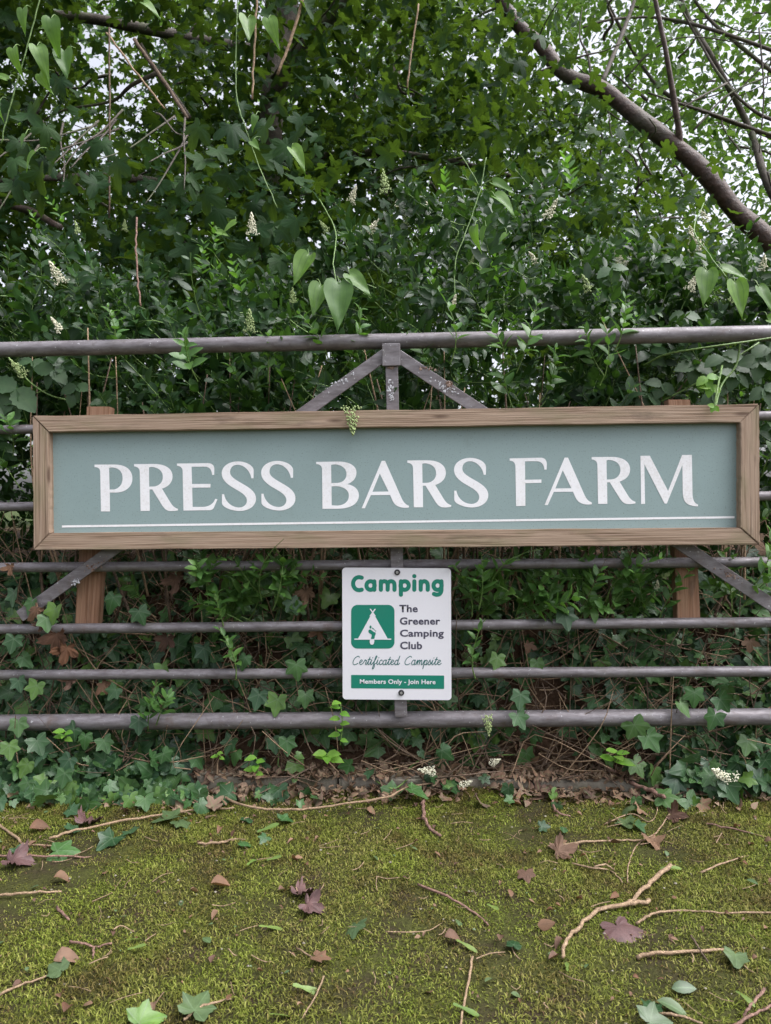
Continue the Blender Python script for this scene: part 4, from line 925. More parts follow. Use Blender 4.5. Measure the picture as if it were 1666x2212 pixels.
vine('green vine hanging from top centre left with one bright folded leaf', [[(515, -30, .3), (510, 120, .3), (514, 220, .3), (532, 280, .3), (560, 360, .32), (600, 450, .3)]],
     [(505, 152, .26, .085, -20, .1), (535, 40, .3, .10, 10, .2), (580, 40, .32, .09, 15, -.2), (520, 235, .28, .07, 80, 0), (552, 250, .28, .06, 20, 0), (630, 320, .25, .085, 45, 0), (600, 455, .2, .10, 15, 0), (650, 440, .25, .08, 40, 0), (510, 480, .2, .07, -20, 0), (545, 305, .28, .06, 80, 0), (450, 30, .35, .06, 10, 0), (230, -5, .2, .075, 15, 0), (310, 5, .25, .07, 40, .2), (375, 45, .35, .06, -10, 0)])
vine('curling green vine with twisting tendrils above the right half of the long sign', [[(983, 640, .05), (985, 560, .08), (1015, 480, .12), (1040, 400, .15), (1050, 340, .15)], [(1040, 400, .15), (1080, 375, .13), (1115, 340, .1)], [(1035, 400, .15), (1005, 350, .13), (990, 330, .12)], [(985, 545, .08), (972, 530, .06), (985, 515, .05), (990, 500, .05), (975, 490, .06)], [(1000, 590, .06), (1015, 570, .04), (1035, 575, .03), (1045, 590, .03)]],
     [(1015, 365, .2, .075, 0, 0), (915, 385, .25, .085, 15, 0), (1070, 425, .1, .085, 60, .1), (1065, 395, .15, .08, 60, 0), (1025, 490, .03, .065, 5, 0), (1050, 490, .05, .06, -10, 0), (1095, 505, .05, .05, 5, 0), (940, 500, .06, .07, 60, 0), (910, 560, .03, .09, 5, 0), (1040, 590, .02, .05, 70, 0), (960, 590, .03, .05, 40, 0), (950, 380, .25, .07, 10, 0), (660, 170, .5, .09, 20, 0), (470, 500, .25, .06, 20, 0)])
for lab, pts, r_, mt in (('straight brown dead stem hanging beside the green vine at top centre left', [(557, -30, .35), (550, 100, .35), (545, 215, .35)], .0035, 'twig'), ('dark thin vertical dead stem hanging in the left part of the tree', [(236, 60, .6), (237, 250, .6), (236, 470, .6)], .0035, 'dark_twig'),
                         ('long slanting dead stem crossing behind the left leaves', [(230, 70, .7), (290, 150, .7), (355, 235, .7)], .004, 'twig'), ('thorny reddish dead twig hanging above the left of the top rail', [(296, 470, .15), (294, 540, .12), (298, 610, .1), (304, 660, .08)], .0028, 'red_twig'),
                         ('thick brown dead stem leaning against the maple trunk at the top', [(660, -20, .9), (630, 80, .9), (600, 160, .9)], .006, 'twig'), ('pair of dead brown stems slanting in upper left', [(290, 85, .9), (350, 170, .9), (405, 255, .9)], .008, 'dark_twig'),
                         ('pale dead stalk hanging in front of the trees at upper middle', [(905, 10, .8), (890, 100, .8), (880, 190, .8)], .0035, 'twig')):
    p = smooth_line([at(*q_) for q_ in pts], 6); o = tube('hanging_vine', p + rng.normal(0, .0012, p.shape), r_, M[mt], None, 5); tag(o, lab, 'vine', 'dead stems hanging in the trees')

# ------------------------------------------------------------------ brambles
def bramble(label, stems, leaves, mat='bramble'):
    t = thing('bramble', label, 'bramble', tuple(at(*stems[0][0])), 'brambles beside the gate')
    for s in stems: p = smooth_line([at(*q_) for q_ in s], 6); tube('stem', p, .0028, M['green_stem'], t, 5)
    for u, v, Yp, L, k in leaves:
        a0 = rng.uniform(-40, 40)
        for da in ((0,) if k == 1 else (-75, 0, 75)):
            d = np.array((math.sin(R(a0 + da)), -.2, -math.cos(R(a0 + da)))); nn = np.array((rng.normal(0, .25), -1, .6 + rng.normal(0, .2)))
            link('leaf', leaf_mesh(BRAM, int(rng.integers(0, 2)), M[mat]), t, None, mat4(frames(d[None], nn[None], [L])[0], at(u, v, Yp)))
bramble('arching thorny bramble cane with grey-green leaves at the right above the sign', [[(1700, 725, -.03), (1600, 740, -.04), (1530, 750, -.03), (1440, 765, .02), (1390, 790, .08)], [(1600, 735, .0), (1590, 790, .0), (1560, 830, -.02), (1545, 880, -.08)], [(1640, 740, .1), (1500, 830, .1), (1400, 880, .15)]],
        [(1640, 780, .05, .06, 3), (1620, 800, .08, .05, 3), (1590, 810, .06, .05, 3), (1660, 750, .06, .06, 3), (1400, 850, .12, .06, 3), (1500, 790, .1, .06, 3), (1560, 770, .08, .06, 3), (1350, 870, .12, .05, 1), (1430, 830, .12, .05, 3), (1650, 840, .04, .05, 3), (1540, 850, .08, .05, 3), (1480, 680, .15, .05, 3), (1320, 580, .12, .05, 3), (1450, 560, .2, .05, 3)])
bramble('bright young bramble tip hanging over the right end of top frame', [[(1560, 790, -.04), (1550, 840, -.08), (1543, 880, -.095)]], [(1527, 815, -.05, .035, 3), (1535, 835, -.05, .03, 3), (1543, 878, -.1, .018, 3)], 'lime')
bramble('large-leaved bramble at the left edge between the upper gate rails', [[(-30, 700, .1), (40, 800, .1), (100, 850, .12), (170, 870, .15)]], [(35, 840, .02, .09, 3), (10, 870, .03, .08, 3), (165, 835, .1, .05, 3), (160, 850, .1, .045, 1), (115, 800, .1, .06, 3), (70, 780, .12, .05, 3)])

# ------------------------------------------------------------------ ivy on the bank
ivy = thing('ivy', 'dark green ivy with pale veined leaves covering the bank behind the lower rails', 'ivy', (0, .15, .1))
n = 15000
ix = rng.uniform(-1.9, 1.9, n); iy = np.where(rng.random(n) < .75, rng.uniform(.02, .40, n), rng.uniform(-.03, .16, n))
dens = fbm(ix * 4, iy * 9, 0, 5); keep = dens > -.62 + .5 * rng.random(n) - .25; ix, iy = ix[keep], iy[keep]; n = len(ix)
iz = ground_z(ix, iy) + np.abs(rng.normal(.03, .03, n)) + .010
iy2 = iy - np.abs(rng.normal(.02, .03, n))
gapc = (np.abs(ix + .15) < .38) & (iz < .17) & (rng.random(n) < .5)
gapr = (np.abs(ix - .55) < .12) & (iz < .15) & (rng.random(n) < .7)
low_ = (ix > -.58) & (ix < .78) & (iz < .13) & (rng.random(n) < .95)
hole = (iz > .16) & (fbm(ix * 6, iz * 9, 0, 9) > .18) & (rng.random(n) < .55)
s = ~(gapc | gapr | low_ | hole); P = np.stack([ix, iy2, iz], 1)[s]
sp_ = rng.normal(0, 1, (170, 2)); sx_ = -.88 + sp_[:, 0] * .25; sy_ = -.05 - np.abs(sp_[:, 1]) * .045
sx2 = rng.uniform(-.5, 1.3, 12); sy2 = -.01 - np.abs(rng.normal(0, .04, 12)); sx_ = np.r_[sx_, sx2]; sy_ = np.r_[sy_, sy2]
P = np.vstack([P, np.stack([sx_, sy_, ground_z(sx_, sy_) + rng.uniform(.012, .035, len(sx_))], 1)]); n = len(P)
d = np.stack([rng.normal(0, .8, n), -.4 + rng.normal(0, .45, n), -.6 + rng.normal(0, .6, n)], 1); nn = np.stack([rng.normal(0, .5, n), -.75 + rng.normal(0, .5, n), .75 + rng.normal(0, .5, n)], 1)
A = frames(d, nn, rng.gamma(5, .0064, n).clip(.012, .052))
ext = []
for u, v, Yp, L in ((120, 1315, -.05, .065), (100, 1335, -.05, .06), (245, 1290, -.02, .07), (300, 1320, -.02, .06), (575, 1250, .03, .06), (630, 1300, .02, .055), (160, 1575, -.035, .06), (300, 1555, -.04, .06), (185, 1590, -.04, .055), (80, 1600, -.04, .065), (150, 1640, -.05, .06), (60, 1650, -.05, .06), (1118, 1545, -.04, .06), (1125, 1500, -.03, .06), (1370, 1565, -.04, .075), (1400, 1590, -.04, .07), (1545, 1545, -.05, .06),
                    (1555, 1510, -.04, .06), (1470, 1520, -.03, .06), (1500, 1495, -.03, .06), (1220, 1325, -.02, .07), (530, 1420, -.02, .055), (640, 1435, -.02, .065), (440, 1400, .02, .065), (600, 1510, -.01, .07), (560, 1500, .0, .065), (500, 1600, .0, .06), (510, 1625, .0, .055), (660, 1500, -.01, .055), (620, 1600, -.01, .06), (590, 1600, .0, .055), (350, 1440, .0, .055), (250, 1490, -.01, .05),
                    (80, 1480, -.03, .06), (40, 1470, -.03, .05), (30, 1380, -.04, .06), (70, 1300, -.03, .055), (30, 1280, -.02, .06), (50, 1420, -.03, .06), (1160, 1430, .0, .055), (1350, 1340, .02, .06), (1075, 1420, .0, .06), (955, 1620, -.03, .06), (40, 1560, -.03, .06), (225, 1600, -.05, .055), (30, 1700, -.08, .06), (60, 1690, -.09, .055), (140, 1670, -.08, .06), (240, 1700, -.09, .05), (20, 1610, -.06, .06)):
    ext.append((at(u, v, Yp), L))
Pe = np.array([e[0] for e in ext]); ne = len(Pe); de = np.stack([rng.normal(0, .5, ne), np.full(ne, -.3), np.full(ne, -1.0)], 1); nne = np.stack([rng.normal(0, .3, ne), np.full(ne, -1.0), rng.normal(.4, .2, ne)], 1)
A = np.concatenate([A, frames(de, nne, [e[1] * .72 for e in ext])]); P = np.concatenate([P, Pe]); must = np.zeros(len(P), bool); must[-ne:] = True
plant_leaves(ivy, IVY, A, P, M['ivy'], 300, 'leaf', 'foliage', must, 1.5)
for k in range(26):
    x = rng.uniform(-1.2, 1.2); y = rng.uniform(.0, .3); pts = []
    for q_ in range(6): pts.append((x, y - .02, ground_z(x, y) + .025)); x += rng.normal(0, .07); y = np.clip(y + rng.normal(.02, .04), -.02, .4)
    tube('stem', smooth_line(pts, 4), .0022, M['dark_twig'] if k % 2 else M['green_stem'], ivy, 5)

# tangle of dead stems on the bank
acc = [Acc(), Acc()]
for k in range(2300):
    x = rng.uniform(-1.9, 1.9); y = rng.uniform(.03, .42); L = rng.uniform(.06, .28); a = rng.uniform(0, 2 * np.pi)
    up = rng.uniform(0, .6); dirv = np.array((math.cos(a), -.12 * rng.random(), abs(math.sin(a)) * .9)); c = np.array((x, y - rng.uniform(0, .075), ground_z(x, y) + rng.uniform(0, .085)))
    bend = rng.normal(0, .14, 3) * L; pts = [c, c + dirv * L * .5 + bend, c + dirv * L + bend * rng.uniform(-1, 2)]
    r_ = rng.uniform(.0009, .0026); acc[int(rng.random() < .5)].add(*tube_arrays(smooth_line(pts, 3), np.linspace(r_, r_ * .5, 7), 4, cap=False))
link('dead_stems', acc[0].mesh('dead_stems', M['twig']), None, 'stuff'); link('dry_stems', acc[1].mesh('dry_stems', M['dark_twig']), None, 'stuff')
# crumbled leaf mould along the kerb and up the bank
def flat_frames(n, tilt=.35):
    az = rng.uniform(0, 2 * np.pi, n); d = np.stack([np.cos(az), np.sin(az), rng.normal(0, tilt * .6, n)], 1); nn = np.stack([rng.normal(0, tilt, n), rng.normal(0, tilt, n), np.ones(n)], 1); return d, nn
n = 8500; x = rng.uniform(-1.9, 1.9, n); y = np.where(rng.random(n) < .7, rng.normal(.03, .05, n), rng.uniform(.0, .4, n)); y = np.where((x < -.45) & (rng.random(n) < .3), y - .07, y)
y = y - .05 * np.clip(fbm(x * 4, 0, 0, 4) + .2, 0, 1) * (y < .12); y = np.clip(y, -.2, .4); z = ground_z(x, y) + rng.uniform(.002, .02, n); z = np.where((y > .0) & (y < .07) & (np.abs(x - .08) < .62), np.maximum(z, .04), z)
d, nn = flat_frames(n, .5); A = frames(d, nn, rng.gamma(3, .006, n).clip(.006, .04)); P = np.stack([x, y, z], 1)
lit = Acc(); w = rng.integers(0, 4, n); rr = rng.random(n)
for k, tp in enumerate((LOWM[0], DEADO[0], PRIVET[1], DEADO[1])): s = w == k; lit.inst(tp, A[s], P[s], rr[s])
link('leaf_litter', lit.mesh('leaf_litter', M['litter']), None, 'stuff')

# ------------------------------------------------------------------ moss
n = 260000
x = rng.uniform(-1.55, 1.55, n); y = -1.1 + 1.13 * rng.random(n) ** .85
f = fbm(x * 6, y * 6, 0, 2); f2 = fbm(x * 15, y * 15, 0, 8); keep = (f + .5 * f2 + rng.normal(0, .2, n) > -.40) & (y < -.015 + .035 * fbm(x * 6, 1)) & ~((x < -.45) & (y > -.07 + .03 * fbm(x * 9, 0)))
x, y, f = x[keep], y[keep], f[keep]; n = len(x)
h = (.0060 + .0035 * np.clip(f, -1, 1) + .005 * sstep(-.1, .0, y)) * rng.uniform(.6, 1.4, n); az = rng.uniform(0, 2 * np.pi, n); lean_ = rng.uniform(.5, 2.0, n)
bz = ground_z(x, y) - .001; dx = np.cos(az); dy = np.sin(az); w_ = rng.uniform(.0005, .0011, n)
B = np.stack([x, y, bz], 1); sd = np.stack([-dy, dx, np.zeros(n)], 1) * w_[:, None]
m1 = B + np.stack([dx * h * lean_ * .35, dy * h * lean_ * .35, h * .75], 1); tp = B + np.stack([dx * h * lean_, dy * h * lean_, h * np.where(lean_ > 1.1, .6, 1.0)], 1)
V = np.stack([B - sd, B + sd, m1 - sd, m1 + sd, tp], 1).reshape(-1, 3); T = np.array([(0, 1, 3), (0, 3, 2), (2, 3, 4)]); TT = (T[None] + (np.arange(n) * 5)[:, None, None]).reshape(-1, 3)
link('moss', raw_mesh('moss', V, TT, M['moss'], np.repeat(rng.random(n), 5)), None, 'stuff')

# ------------------------------------------------------------------ twigs and leaves lying on the moss
def zl(x, y): return (x / 2.0, 1572.7 + y / 2.0)
def zr(x, y): return (833 + x / 2.0, 1572.7 + y / 2.0)
def twig(label, lines, thick, mat='twig', lift=.004, cvt=zr, group='twigs lying on the moss', name='twig'):
    first = None
    objs = []
    base = grd(*cvt(*lines[0][0]), lift)
    root = None
    for k, l in enumerate(lines):
        pts = np.array([grd(*cvt(*p), lift + .004 * math.sin(2.1 * i)) for i, p in enumerate(l)])
        zz = np.array([CAMn[1]]); dep = np.linalg.norm(pts[0] - CAMn)
        r_ = thick * .85 / 2 / 2.0 / FPX * dep; sp = smooth_line(pts, 6)
        sp = sp + rng.normal(0, r_ * .3, sp.shape)
        V, T = tube_arrays(sp, np.linspace(r_ * 1.1, r_ * .75, len(sp)) * (1 + .05 * rng.normal(size=len(sp))), 6, .05)
        objs.append((V, T))
    if len(objs) == 1:
        o = link(name, raw_mesh(name, *objs[0], M[mat])); return tag(o, label, 'twig', group)
    root = thing(name, label, 'twig', tuple(base), group)
    for V, T in objs: link('stem', raw_mesh('stem', V, T, M[mat]), root)
    return root
twig('forked knobbly twig, thickest on the moss, curving beside the purple dead leaf', [[(1138, 745), (1040, 760), (920, 790), (830, 865), (775, 930), (765, 995)], [(1230, 597), (1130, 680), (1070, 740), (1040, 762)]], 17, 'twig', .01)
twig('gently bowed bare twig right of the single green ivy leaf', [[(140, 675), (290, 740), (400, 810), (443, 850)]], 11, 'red_twig')
twig('long pale straight stem with a brown dead leaf at its right tip', [[(705, 512), (850, 493), (1000, 485), (1140, 483)]], 11)
twig('thin twig with a broken side tip below the long pale straight stem', [[(805, 583), (900, 605), (970, 615), (1025, 665)], [(900, 600), (950, 590), (985, 612)]], 8)
twig('long golden stem running to the right edge above the pale thick twig', [[(1085, 845), (1150, 805), (1280, 790), (1480, 800), (1700, 795)]], 10)
twig('thick pale straight twig with split left end below the purple dead leaf', [[(1085, 985), (1200, 970), (1465, 957)]], 16)
twig('short dark twig crossing the thick pale straight twig', [[(1320, 897), (1360, 960), (1405, 1030)]], 8, 'dark_twig')
twig('upright straight pale stem with a winged seed at bottom centre', [[(375, 990), (350, 1130), (322, 1290)]], 11)
twig('short curved brown stick on yellow moss just below the kerb', [[(165, 318), (163, 375), (195, 435), (240, 467)]], 16, 'red_twig', .01)
twig('small hooked brown twig below the right part of the kerb', [[(720, 310), (735, 355), (800, 382)]], 11, 'red_twig')
twig('reddish straight twig near the right edge below the white flowers', [[(1385, 410), (1520, 440), (1660, 475)]], 8, 'red_twig')
twig('slim tan twig slanting up at the right between reddish and golden stems', [[(1360, 625), (1470, 580), (1565, 550)]], 8)
twig('forked pinkish twig in the bottom right corner', [[(1640, 1125), (1570, 1210), (1545, 1255)], [(1500, 1290), (1600, 1230), (1690, 1195)]], 12, 'red_twig')
twig('pale twig at the bottom right beside a dark ivy leaf', [[(1145, 1230), (1250, 1240), (1370, 1275)]], 11)
twig('hair-thin stem lying flat at the centre of the moss', [[(0, 880), (170, 878), (255, 835)]], 5)
twig('wiry stem looping down from the brown leaf on the right', [[(1240, 350), (1170, 450), (1090, 500), (1050, 590), (1045, 665)]], 6)
twig('thick dark red branch slanting across the right end of the kerb', [[(870, 110), (1000, 200), (1130, 265), (1210, 300)]], 22, 'red_twig', .03, group=None)
twig('long tan woody runner arching over the kerb beneath the camping sign', [[(-530, 75 + 0), (-640, 200), (-700, 285), (-590, 340), (-430, 352), (-266, 340), (0, 300), (100, 255), (350, 210), (420, 140), (520, 60), (680, 38)]], 10, 'twig', .025, group=None, name='runner')
twig('thin stalk curling over the ivy pair on the right moss', [[(950, 415), (1060, 370), (1140, 405), (1175, 340), (1140, 240)]], 6)
twig('tan stick at the left edge of the upper moss pointing to the ivy', [[(-30, 400), (80, 478), (100, 500), (250, 512)]], 10, cvt=zl)
twig('long straight brown stem along the left edge under the trailing ivy', [[(-30, 553), (200, 553), (395, 557)]], 9, 'red_twig', cvt=zl)
twig('long woody ivy runner with leaves lying across the upper left moss', [[(215, 480), (330, 440), (600, 390), (860, 350), (1010, 345)]], 11, 'twig', .012, cvt=zl)
twig('short pale twig with a brown scale below the ivy runner', [[(855, 500), (960, 492), (1025, 478)]], 12, cvt=zl)
twig('pale straight stick at the left edge halfway down the moss', [[(-30, 727), (130, 710), (270, 705)]], 11, cvt=zl)
twig('stubby brown twig on the left below the pale straight stick', [[(245, 775), (300, 827)]], 11, 'red_twig', cvt=zl)
twig('three-armed brown twig on the lower left moss', [[(300, 925), (360, 930), (410, 945), (485, 930)], [(405, 945), (405, 970), (400, 1000)]], 10, 'red_twig', cvt=zl)
twig('pale bent stalk just above the three-armed brown twig', [[(490, 870), (525, 855), (580, 880)]], 6, cvt=zl)
twig('short tan stem left of the small brown leaf at lower centre', [[(1280, 950), (1390, 1012)]], 7, cvt=zl)
twig('twig lying across the large pale ivy leaf at bottom left', [[(790, 1262), (880, 1200), (1005, 1168)]], 11, cvt=zl)
twig('slender stem leaning to a winged seed at bottom centre left', [[(1400, 1075), (1360, 1165), (1305, 1255)]], 7, cvt=zl)
twig('tan stem at the lower left edge pointing down to the corner', [[(-20, 1160), (90, 1110), (230, 1060)]], 9, cvt=zl)

def fallen(label, shape, u, v, L, mat, cat='leaf', ang=None, group=None, lift=.011, tilt=.25, name=None):
    tpls = ({'maple': DEADM, 'ivy': DEADM[:1] + IVY[:2], 'oval': DEADO, 'privet': DEADO} if 'dead' in mat and L < .064 else {'maple': MAPLE, 'ivy': IVY, 'oval': OVAL, 'privet': PRIVET, 'seed': SEED})[shape]
    p = grd(u, v, lift); a = rng.uniform(0, 360) if ang is None else ang
    d = np.array((math.sin(R(a)), math.cos(R(a)), rng.normal(0, .08))); nn = np.array((rng.normal(0, tilt), -.25 + rng.normal(0, tilt), 1)); A_ = frames(d[None], nn[None], [L])[0]
    o = link(name or 'fallen_leaf', leaf_mesh(tpls, int(rng.integers(0, len(tpls))), M[mat]), None, None, mat4(A_, p - A_[:, 1] * .4))
    return tag(o, label, cat, group)
FG = 'leaves fallen on the moss'
def zz(f, x, y): return f(x, y)
for lab, sh, (u, v), L, mt, a in (
    ('large purple-brown dead maple leaf beside the forked twig on the moss', 'maple', zr(1040, 890), .075, 'purple_dead', 160),
    ('fresh green three-lobed ivy leaf lying alone at the centre of the moss', 'ivy', zl(1530, 865), .046, 'fallen_green', 190),
    ('small dark ivy leaf with pale veins right of centre on the moss', 'ivy', zr(560, 920), .036, 'ivy', 20),
    ('large pale green ivy leaf under a twig at bottom left', 'ivy', zl(865, 1185), .06, 'fallen_green', 10),
    ('dark green ivy leaf cut by the bottom edge left of centre', 'ivy', zl(650, 1255), .055, 'ivy', 60),
    ('yellow-green ivy leaf on a stalk at the lower right edge', 'ivy', zr(1515, 1000), .05, 'fallen_green', 200),
    ('dark blue-green ivy leaf at the bottom right next to the long oval leaf', 'ivy', zr(1148, 1190), .034, 'ivy', 10),
    ('long oval grey-green leaf in the bottom right', 'privet', zr(1230, 1195), .055, 'fallen_green', 115),
    ('broad grey-green oval leaf above the bottom right twig', 'privet', zr(1280, 1120), .045, 'fallen_green', 95),
    ('pale ivy leaf at the bottom edge right of the upright stem', 'ivy', zr(1185, 1265), .05, 'fallen_green', 80),
    ('pale ivy leaf of the pair below the right end of the kerb', 'ivy', zr(1030, 345), .06, 'fallen_green', 350),
    ('lower pale ivy leaf of the pair below the right end of the kerb', 'ivy', zr(1045, 410), .055, 'fallen_green', 180),
    ('dark ivy leaf touching the pale ivy pair on the right', 'ivy', zr(1100, 425), .04, 'ivy', 150),
    ('dull green ivy leaf on the yellow moss by the white flowers', 'ivy', zr(1370, 260), .05, 'fallen_green', 100),
    ('orange-brown curled leaf at the tip of the wiry stem', 'maple', zr(1265, 375), .045, 'dead', 120),
    ('rust brown dead leaf at the tip of the long pale stem', 'maple', zr(1158, 490), .045, 'dead', 170),
    ('pinkish tan dead leaf beneath the long pale stem', 'maple', zr(780, 525), .055, 'dead', 80),
    ('pinkish heart-shaped dead leaf above the small green seedling', 'ivy', zr(610, 635), .038, 'dead', 180),
    ('brown dead leaf flake on the moss left of centre', 'oval', zl(945, 670), .045, 'dead', 80),
    ('blackish brown curled dead leaf beside the bare patch', 'maple', zl(1330, 705), .05, 'purple_dead', 60),
    ('second blackish brown leaf below the curled one by the bare patch', 'maple', zl(1360, 770), .045, 'purple_dead', 110),
    ('dusky brown leaf curled up at the left edge near trailing ivy', 'maple', zl(95, 570), .06, 'purple_dead', 80),
    ('grey-pink dead leaf on the upper left moss', 'oval', zl(262, 645), .04, 'dead', 80),
    ('brown folded dead leaf on the ivy runner at upper left', 'maple', zl(395, 395), .06, 'purple_dead', 20),
    ('small rolled brown leaf left of the folded one at upper left', 'oval', zl(165, 430), .055, 'dead', 60),
    ('bright tan dead leaf on the lower left stem', 'oval', zl(280, 995), .05, 'dead', 70),
    ('pale brown dead leaf at lower centre left', 'ivy', zl(1395, 990), .035, 'dead', 100),
    ('orange dead leaf scrap below the hair-thin stem', 'oval', zr(285, 900), .035, 'dead', 85),
    ('small orange curled scrap left of the dark veined ivy leaf', 'oval', zr(495, 905), .022, 'dead', 10),
    ('brown leaf scrap right of the dark veined ivy leaf', 'oval', zr(685, 850), .035, 'dead', 80),
    ('round blue-green leaf above the orange scrap', 'oval', zr(315, 840), .028, 'fallen_green', 0),
    ('dark glossy ivy leaf at the left end of the ivy runner', 'ivy', zl(460, 490), .06, 'ivy', 200),
    ('broad dark ivy leaf lying under the left straight stem', 'ivy', zl(285, 525), .065, 'ivy', 80),
    ('grey-blue ivy leaf above the dusky curled leaf', 'ivy', zl(100, 525), .04, 'ivy', 40),
    ('pale veined ivy leaf on the middle of the ivy runner', 'ivy', zl(570, 440), .045, 'ivy', 0),
    ('large pale green leaf upside down on the ivy runner', 'ivy', zl(710, 390), .07, 'fallen_green', 250),
    ('second pale leaf at the right end of the ivy runner', 'ivy', zl(795, 410), .05, 'fallen_green', 120),
    ('grey veined ivy leaf rising from the ivy runner', 'ivy', zl(320, 430), .04, 'ivy', 5),
    ('green ivy leaf right of the ivy runner under the kerb', 'ivy', zl(1075, 385), .045, 'ivy', 10),
    ('dark ivy leaf left of centre on upper moss', 'ivy', zl(1245, 395), .045, 'ivy', 70),
    ('small blue-green ivy leaf beside the short pale twig', 'ivy', zl(1068, 495), .038, 'ivy', 90),
    ('dark curled ivy leaf behind the small blue-green one', 'ivy', zl(1140, 480), .03, 'ivy', 200),
    ('small dark ivy leaf below the right part of the kerb', 'ivy', zr(690, 425), .03, 'ivy', 90),
    ('thin dark ivy leaf standing up under the right kerb', 'privet', zr(770, 440), .045, 'ivy', 10),
    ('pale long leaf at the lower left tip of the tan stem', 'ivy', zl(240, 1035), .045, 'fallen_green', 300),
    ('rusty leaf scrap at the bottom left', 'oval', zl(290, 1205), .03, 'dead', 0)):
    fallen(lab, sh, u, v, L * (.78 if sh == 'ivy' else .88), mt, 'leaf', a)
for lab, (u, v), L, a in (('green winged seed right of the short pale twig', zl(1085, 580), .035, 20), ('green winged seed lying level beside the upright one', zl(1180, 566), .032, 90), ('pale yellow-green winged seed below the ivy at upper left', zl(1150, 440), .05, 70),
    ('bright winged seed right of the three-armed twig', zl(572, 905), .03, 40), ('lower winged seed beside the bright one', zl(585, 953), .03, 80), ('long green winged seed below the blackish leaves', zl(1165, 850), .045, 70), ('yellow-green winged seed at bottom centre', zl(1318, 1115), .045, 90),
    ('green winged seed at the bottom left of centre', zl(1220, 1225), .05, 50), ('yellow winged seed caught on the upright stem', zr(340, 1202), .04, 100), ('green winged seed above the orange scrap', zr(340, 925), .038, 120), ('yellow-green winged seed under the forked twig', zr(785, 1025), .028, 10),
    ('bright green winged seed at the right tip of the forked twig', zr(1225, 605), .04, 95), ('small green winged seed near the bowed twig', zr(460, 775), .03, 140), ('lime green winged seed at the right beside the bottom right fork', zr(1545, 1160), .035, 160)):
    o = fallen(lab, 'seed', u, v, L * 1.1, 'seed', 'seed', a, 'winged seeds on the moss', name='winged_seed')
# small scraps nobody would count
n = 900; x = rng.uniform(-1.4, 1.4, n); y = -1.05 + 1.05 * rng.random(n) ** .7; z = ground_z(x, y) + rng.uniform(.006, .011, n); d, nn = flat_frames(n, .3)
A = frames(d, nn, rng.gamma(2.2, .0042, n).clip(.004, .024)); P = np.stack([x, y, z], 1); lit = Acc(); lit2 = Acc(); w = rng.integers(0, 5, n); rr = rng.random(n)
for k, tp in enumerate((DEADO[0], OVAL[1], DEADO[2], PRIVET[1])): s = w == k; lit.inst(tp, A[s], P[s], rr[s])
s = w == 4; lit2.inst(OVAL[0], A[s], P[s], rr[s])
link('leaf_scraps', lit.mesh('leaf_scraps', M['dead']), None, 'stuff'); link('green_scraps', lit2.mesh('green_scraps', M['fallen_green']), None, 'stuff')
acc = Acc()
for k in range(260):
    x = rng.uniform(-1.3, 1.3); y = -1.05 + 1.05 * rng.random(); a = rng.uniform(0, 6.28); L = rng.uniform(.01, .06); c = np.array((x, y, ground_z(x, y) + .009)); e = c + np.array((math.cos(a) * L, math.sin(a) * L, rng.uniform(-.003, .004))); e[2] = ground_z(e[0], e[1]) + .009
    acc.add(*tube_arrays(smooth_line([c, (c + e) / 2 + rng.normal(0, .003, 3), e], 2), rng.uniform(.0005, .0012), 3, cap=False))
link('stalk_scraps', acc.mesh('stalk_scraps', M['twig']), None, 'stuff')

acc = Acc(); n = 260; x = rng.uniform(-1.3, 1.3, n); y = rng.uniform(-1.05, .0, n)
oc = np.array([(1, 0, 0), (-1, 0, 0), (0, 1, 0), (0, -1, 0), (0, 0, .7), (0, 0, -.7)], float); ot = np.array([(0, 2, 4), (2, 1, 4), (1, 3, 4), (3, 0, 4), (2, 0, 5), (1, 2, 5), (3, 1, 5), (0, 3, 5)])
for k in range(n): acc.add(oc * rng.uniform(.0012, .0034) * rng.uniform(.7, 1.3, (6, 1)) + (x[k], y[k], ground_z(x[k], y[k]) + .006), ot)
link('grit', acc.mesh('grit', M['concrete'], False), None, 'stuff')

# dead leaves caught in the ivy and on the rails
DG = 'dead leaves caught in the ivy'
for lab, (u, v), Yp, L in (('curled brown leaf caught behind the left end of the upper lower rail', (22, 1232), -.03, .04), ('tan dead leaf lying over the foot of the left brace', (68, 1325), -.05, .06), ('rust dead leaf on the left end of the middle lower rail', (90, 1352), -.04, .045), ('large curled dead leaf in the ivy under the left middle rail', (120, 1390), -.02, .085),
        ('second curled dead leaf right of the large one', (140, 1415), -.01, .07), ('brown dead leaf between ivy leaves left of the camping sign', (355, 1390), .02, .06), ('crumpled dead leaf in the tangle above the left middle rail', (380, 1262), .06, .08), ('dead leaf hanging under the bottom frame left of centre', (492, 1180), .03, .05),
        ('dead leaf under the second lowest rail at the left', (150, 1475), .0, .055), ('russet dead leaf near the left end above the bottom rail', (228, 1485), .0, .05), ('dead leaf right of the camping sign between the rails', (1142, 1400), .02, .04), ('orange dead leaf at the far right between the rails', (1620, 1395), .02, .045),
        ('crumpled leaf beside the camping sign above the middle rail', (660, 1290), .05, .06), ('brown leaf behind the camping sign edge below the middle rail', (690, 1370), .03, .05)):
    d = np.array((rng.normal(0, .4), -.3, -1)); nn = np.array((rng.normal(0, .5), -1, .4)); A_ = frames(d[None], nn[None], [L * .72])[0]
    o = link('dead_leaf', leaf_mesh(DEADM, int(rng.integers(0, 4)), M['dead']), None, None, mat4(A_, at(u, v, Yp) - A_[:, 1] * .4)); tag(o, lab, 'leaf', DG)

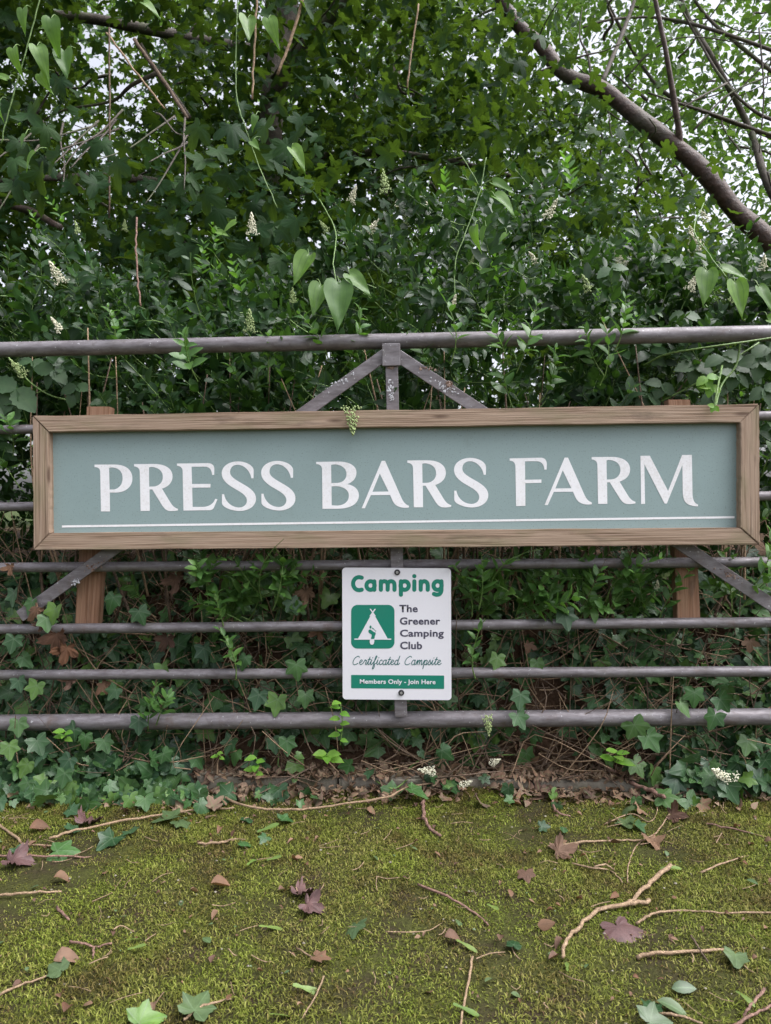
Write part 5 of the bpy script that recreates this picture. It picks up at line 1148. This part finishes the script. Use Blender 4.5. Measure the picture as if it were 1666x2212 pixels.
# little weeds
def weed(label, u, v, Yp, h, mat, tp, n, L, spread=.03):
    b = at(u, v, Yp); t = thing('weed', label, 'weed', tuple(b), 'young weeds by the gate')
    top = b + np.array((rng.normal(0, .01), -.01, h)); tube('stem', smooth_line([b, (b + top) / 2 + np.array((.006, 0, 0)), top], 4), .0015, M['green_stem'], t, 4)
    for k in range(n):
        f_ = (k + 1) / n; c = b + (top - b) * f_; a = k * 2.4; d = np.array((math.cos(a), -.5 + .3 * math.sin(a), .15)); link('leaf', leaf_mesh(tp, int(rng.integers(0, len(tp))), M[mat]), t, None, mat4(frames(d[None], np.array([[0, -.6, 1.0]]), [L * rng.uniform(.7, 1.1)])[0], c))
weed('bright green weed climbing in front of the bottom rail left of the upright', 735, 1610, -.06, .12, 'lime', OVAL, 8, .032)
weed('round-leaved green weed at the soil below the camping sign', 710, 1640, -.05, .02, 'lime', OVAL, 5, .045)
weed('light green seedling leaning at the kerb left of the camping sign', 553, 1680, -.04, .06, 'lime', OVAL, 5, .035)
weed('tiny yellow-green seedling in the ivy at lower left', 475, 1640, -.02, .02, 'lime', OVAL, 4, .02)
weed('pale green sprout on the soil right of the dark red branch', 1325, 1650, -.02, .04, 'lime', PRIVET, 5, .05)
weed('yellow-green sprout at the left end under the bottom rail', 140, 1600, -.05, .03, 'lime', OVAL, 5, .03)
weed('small seedling with two rounded leaves on the right moss', 1145, 1912, -.42, .012, 'fallen_green', OVAL, 3, .025)
for lab, u, v, Yp, s in (('white flower head lying on the ivy at far right above the moss', 1560, 1675, -.06, 1.2), ('second white flower head beside the far right one', 1590, 1685, -.06, 1.0), ('cream fallen flower spike on the moss beneath the camping sign', 996, 1697, -.06, .9), ('cream flower spike on the soil left of the fallen one', 940, 1668, -.03, .9), ('small flower spike in the leaves right of the upright', 1060, 1650, -.03, .7)):
    c = at(u, v, Yp); d = np.array((rng.normal(0, .8), -.3, .3)); F = frames(d[None], np.array([[0, -1, .2]]), [s * .8])[0]; o = link('fallen_flower', pan_me[int(rng.integers(0, 3))], None, None, mat4(F, c)); tag(o, lab, 'flower', 'fallen privet flowers')
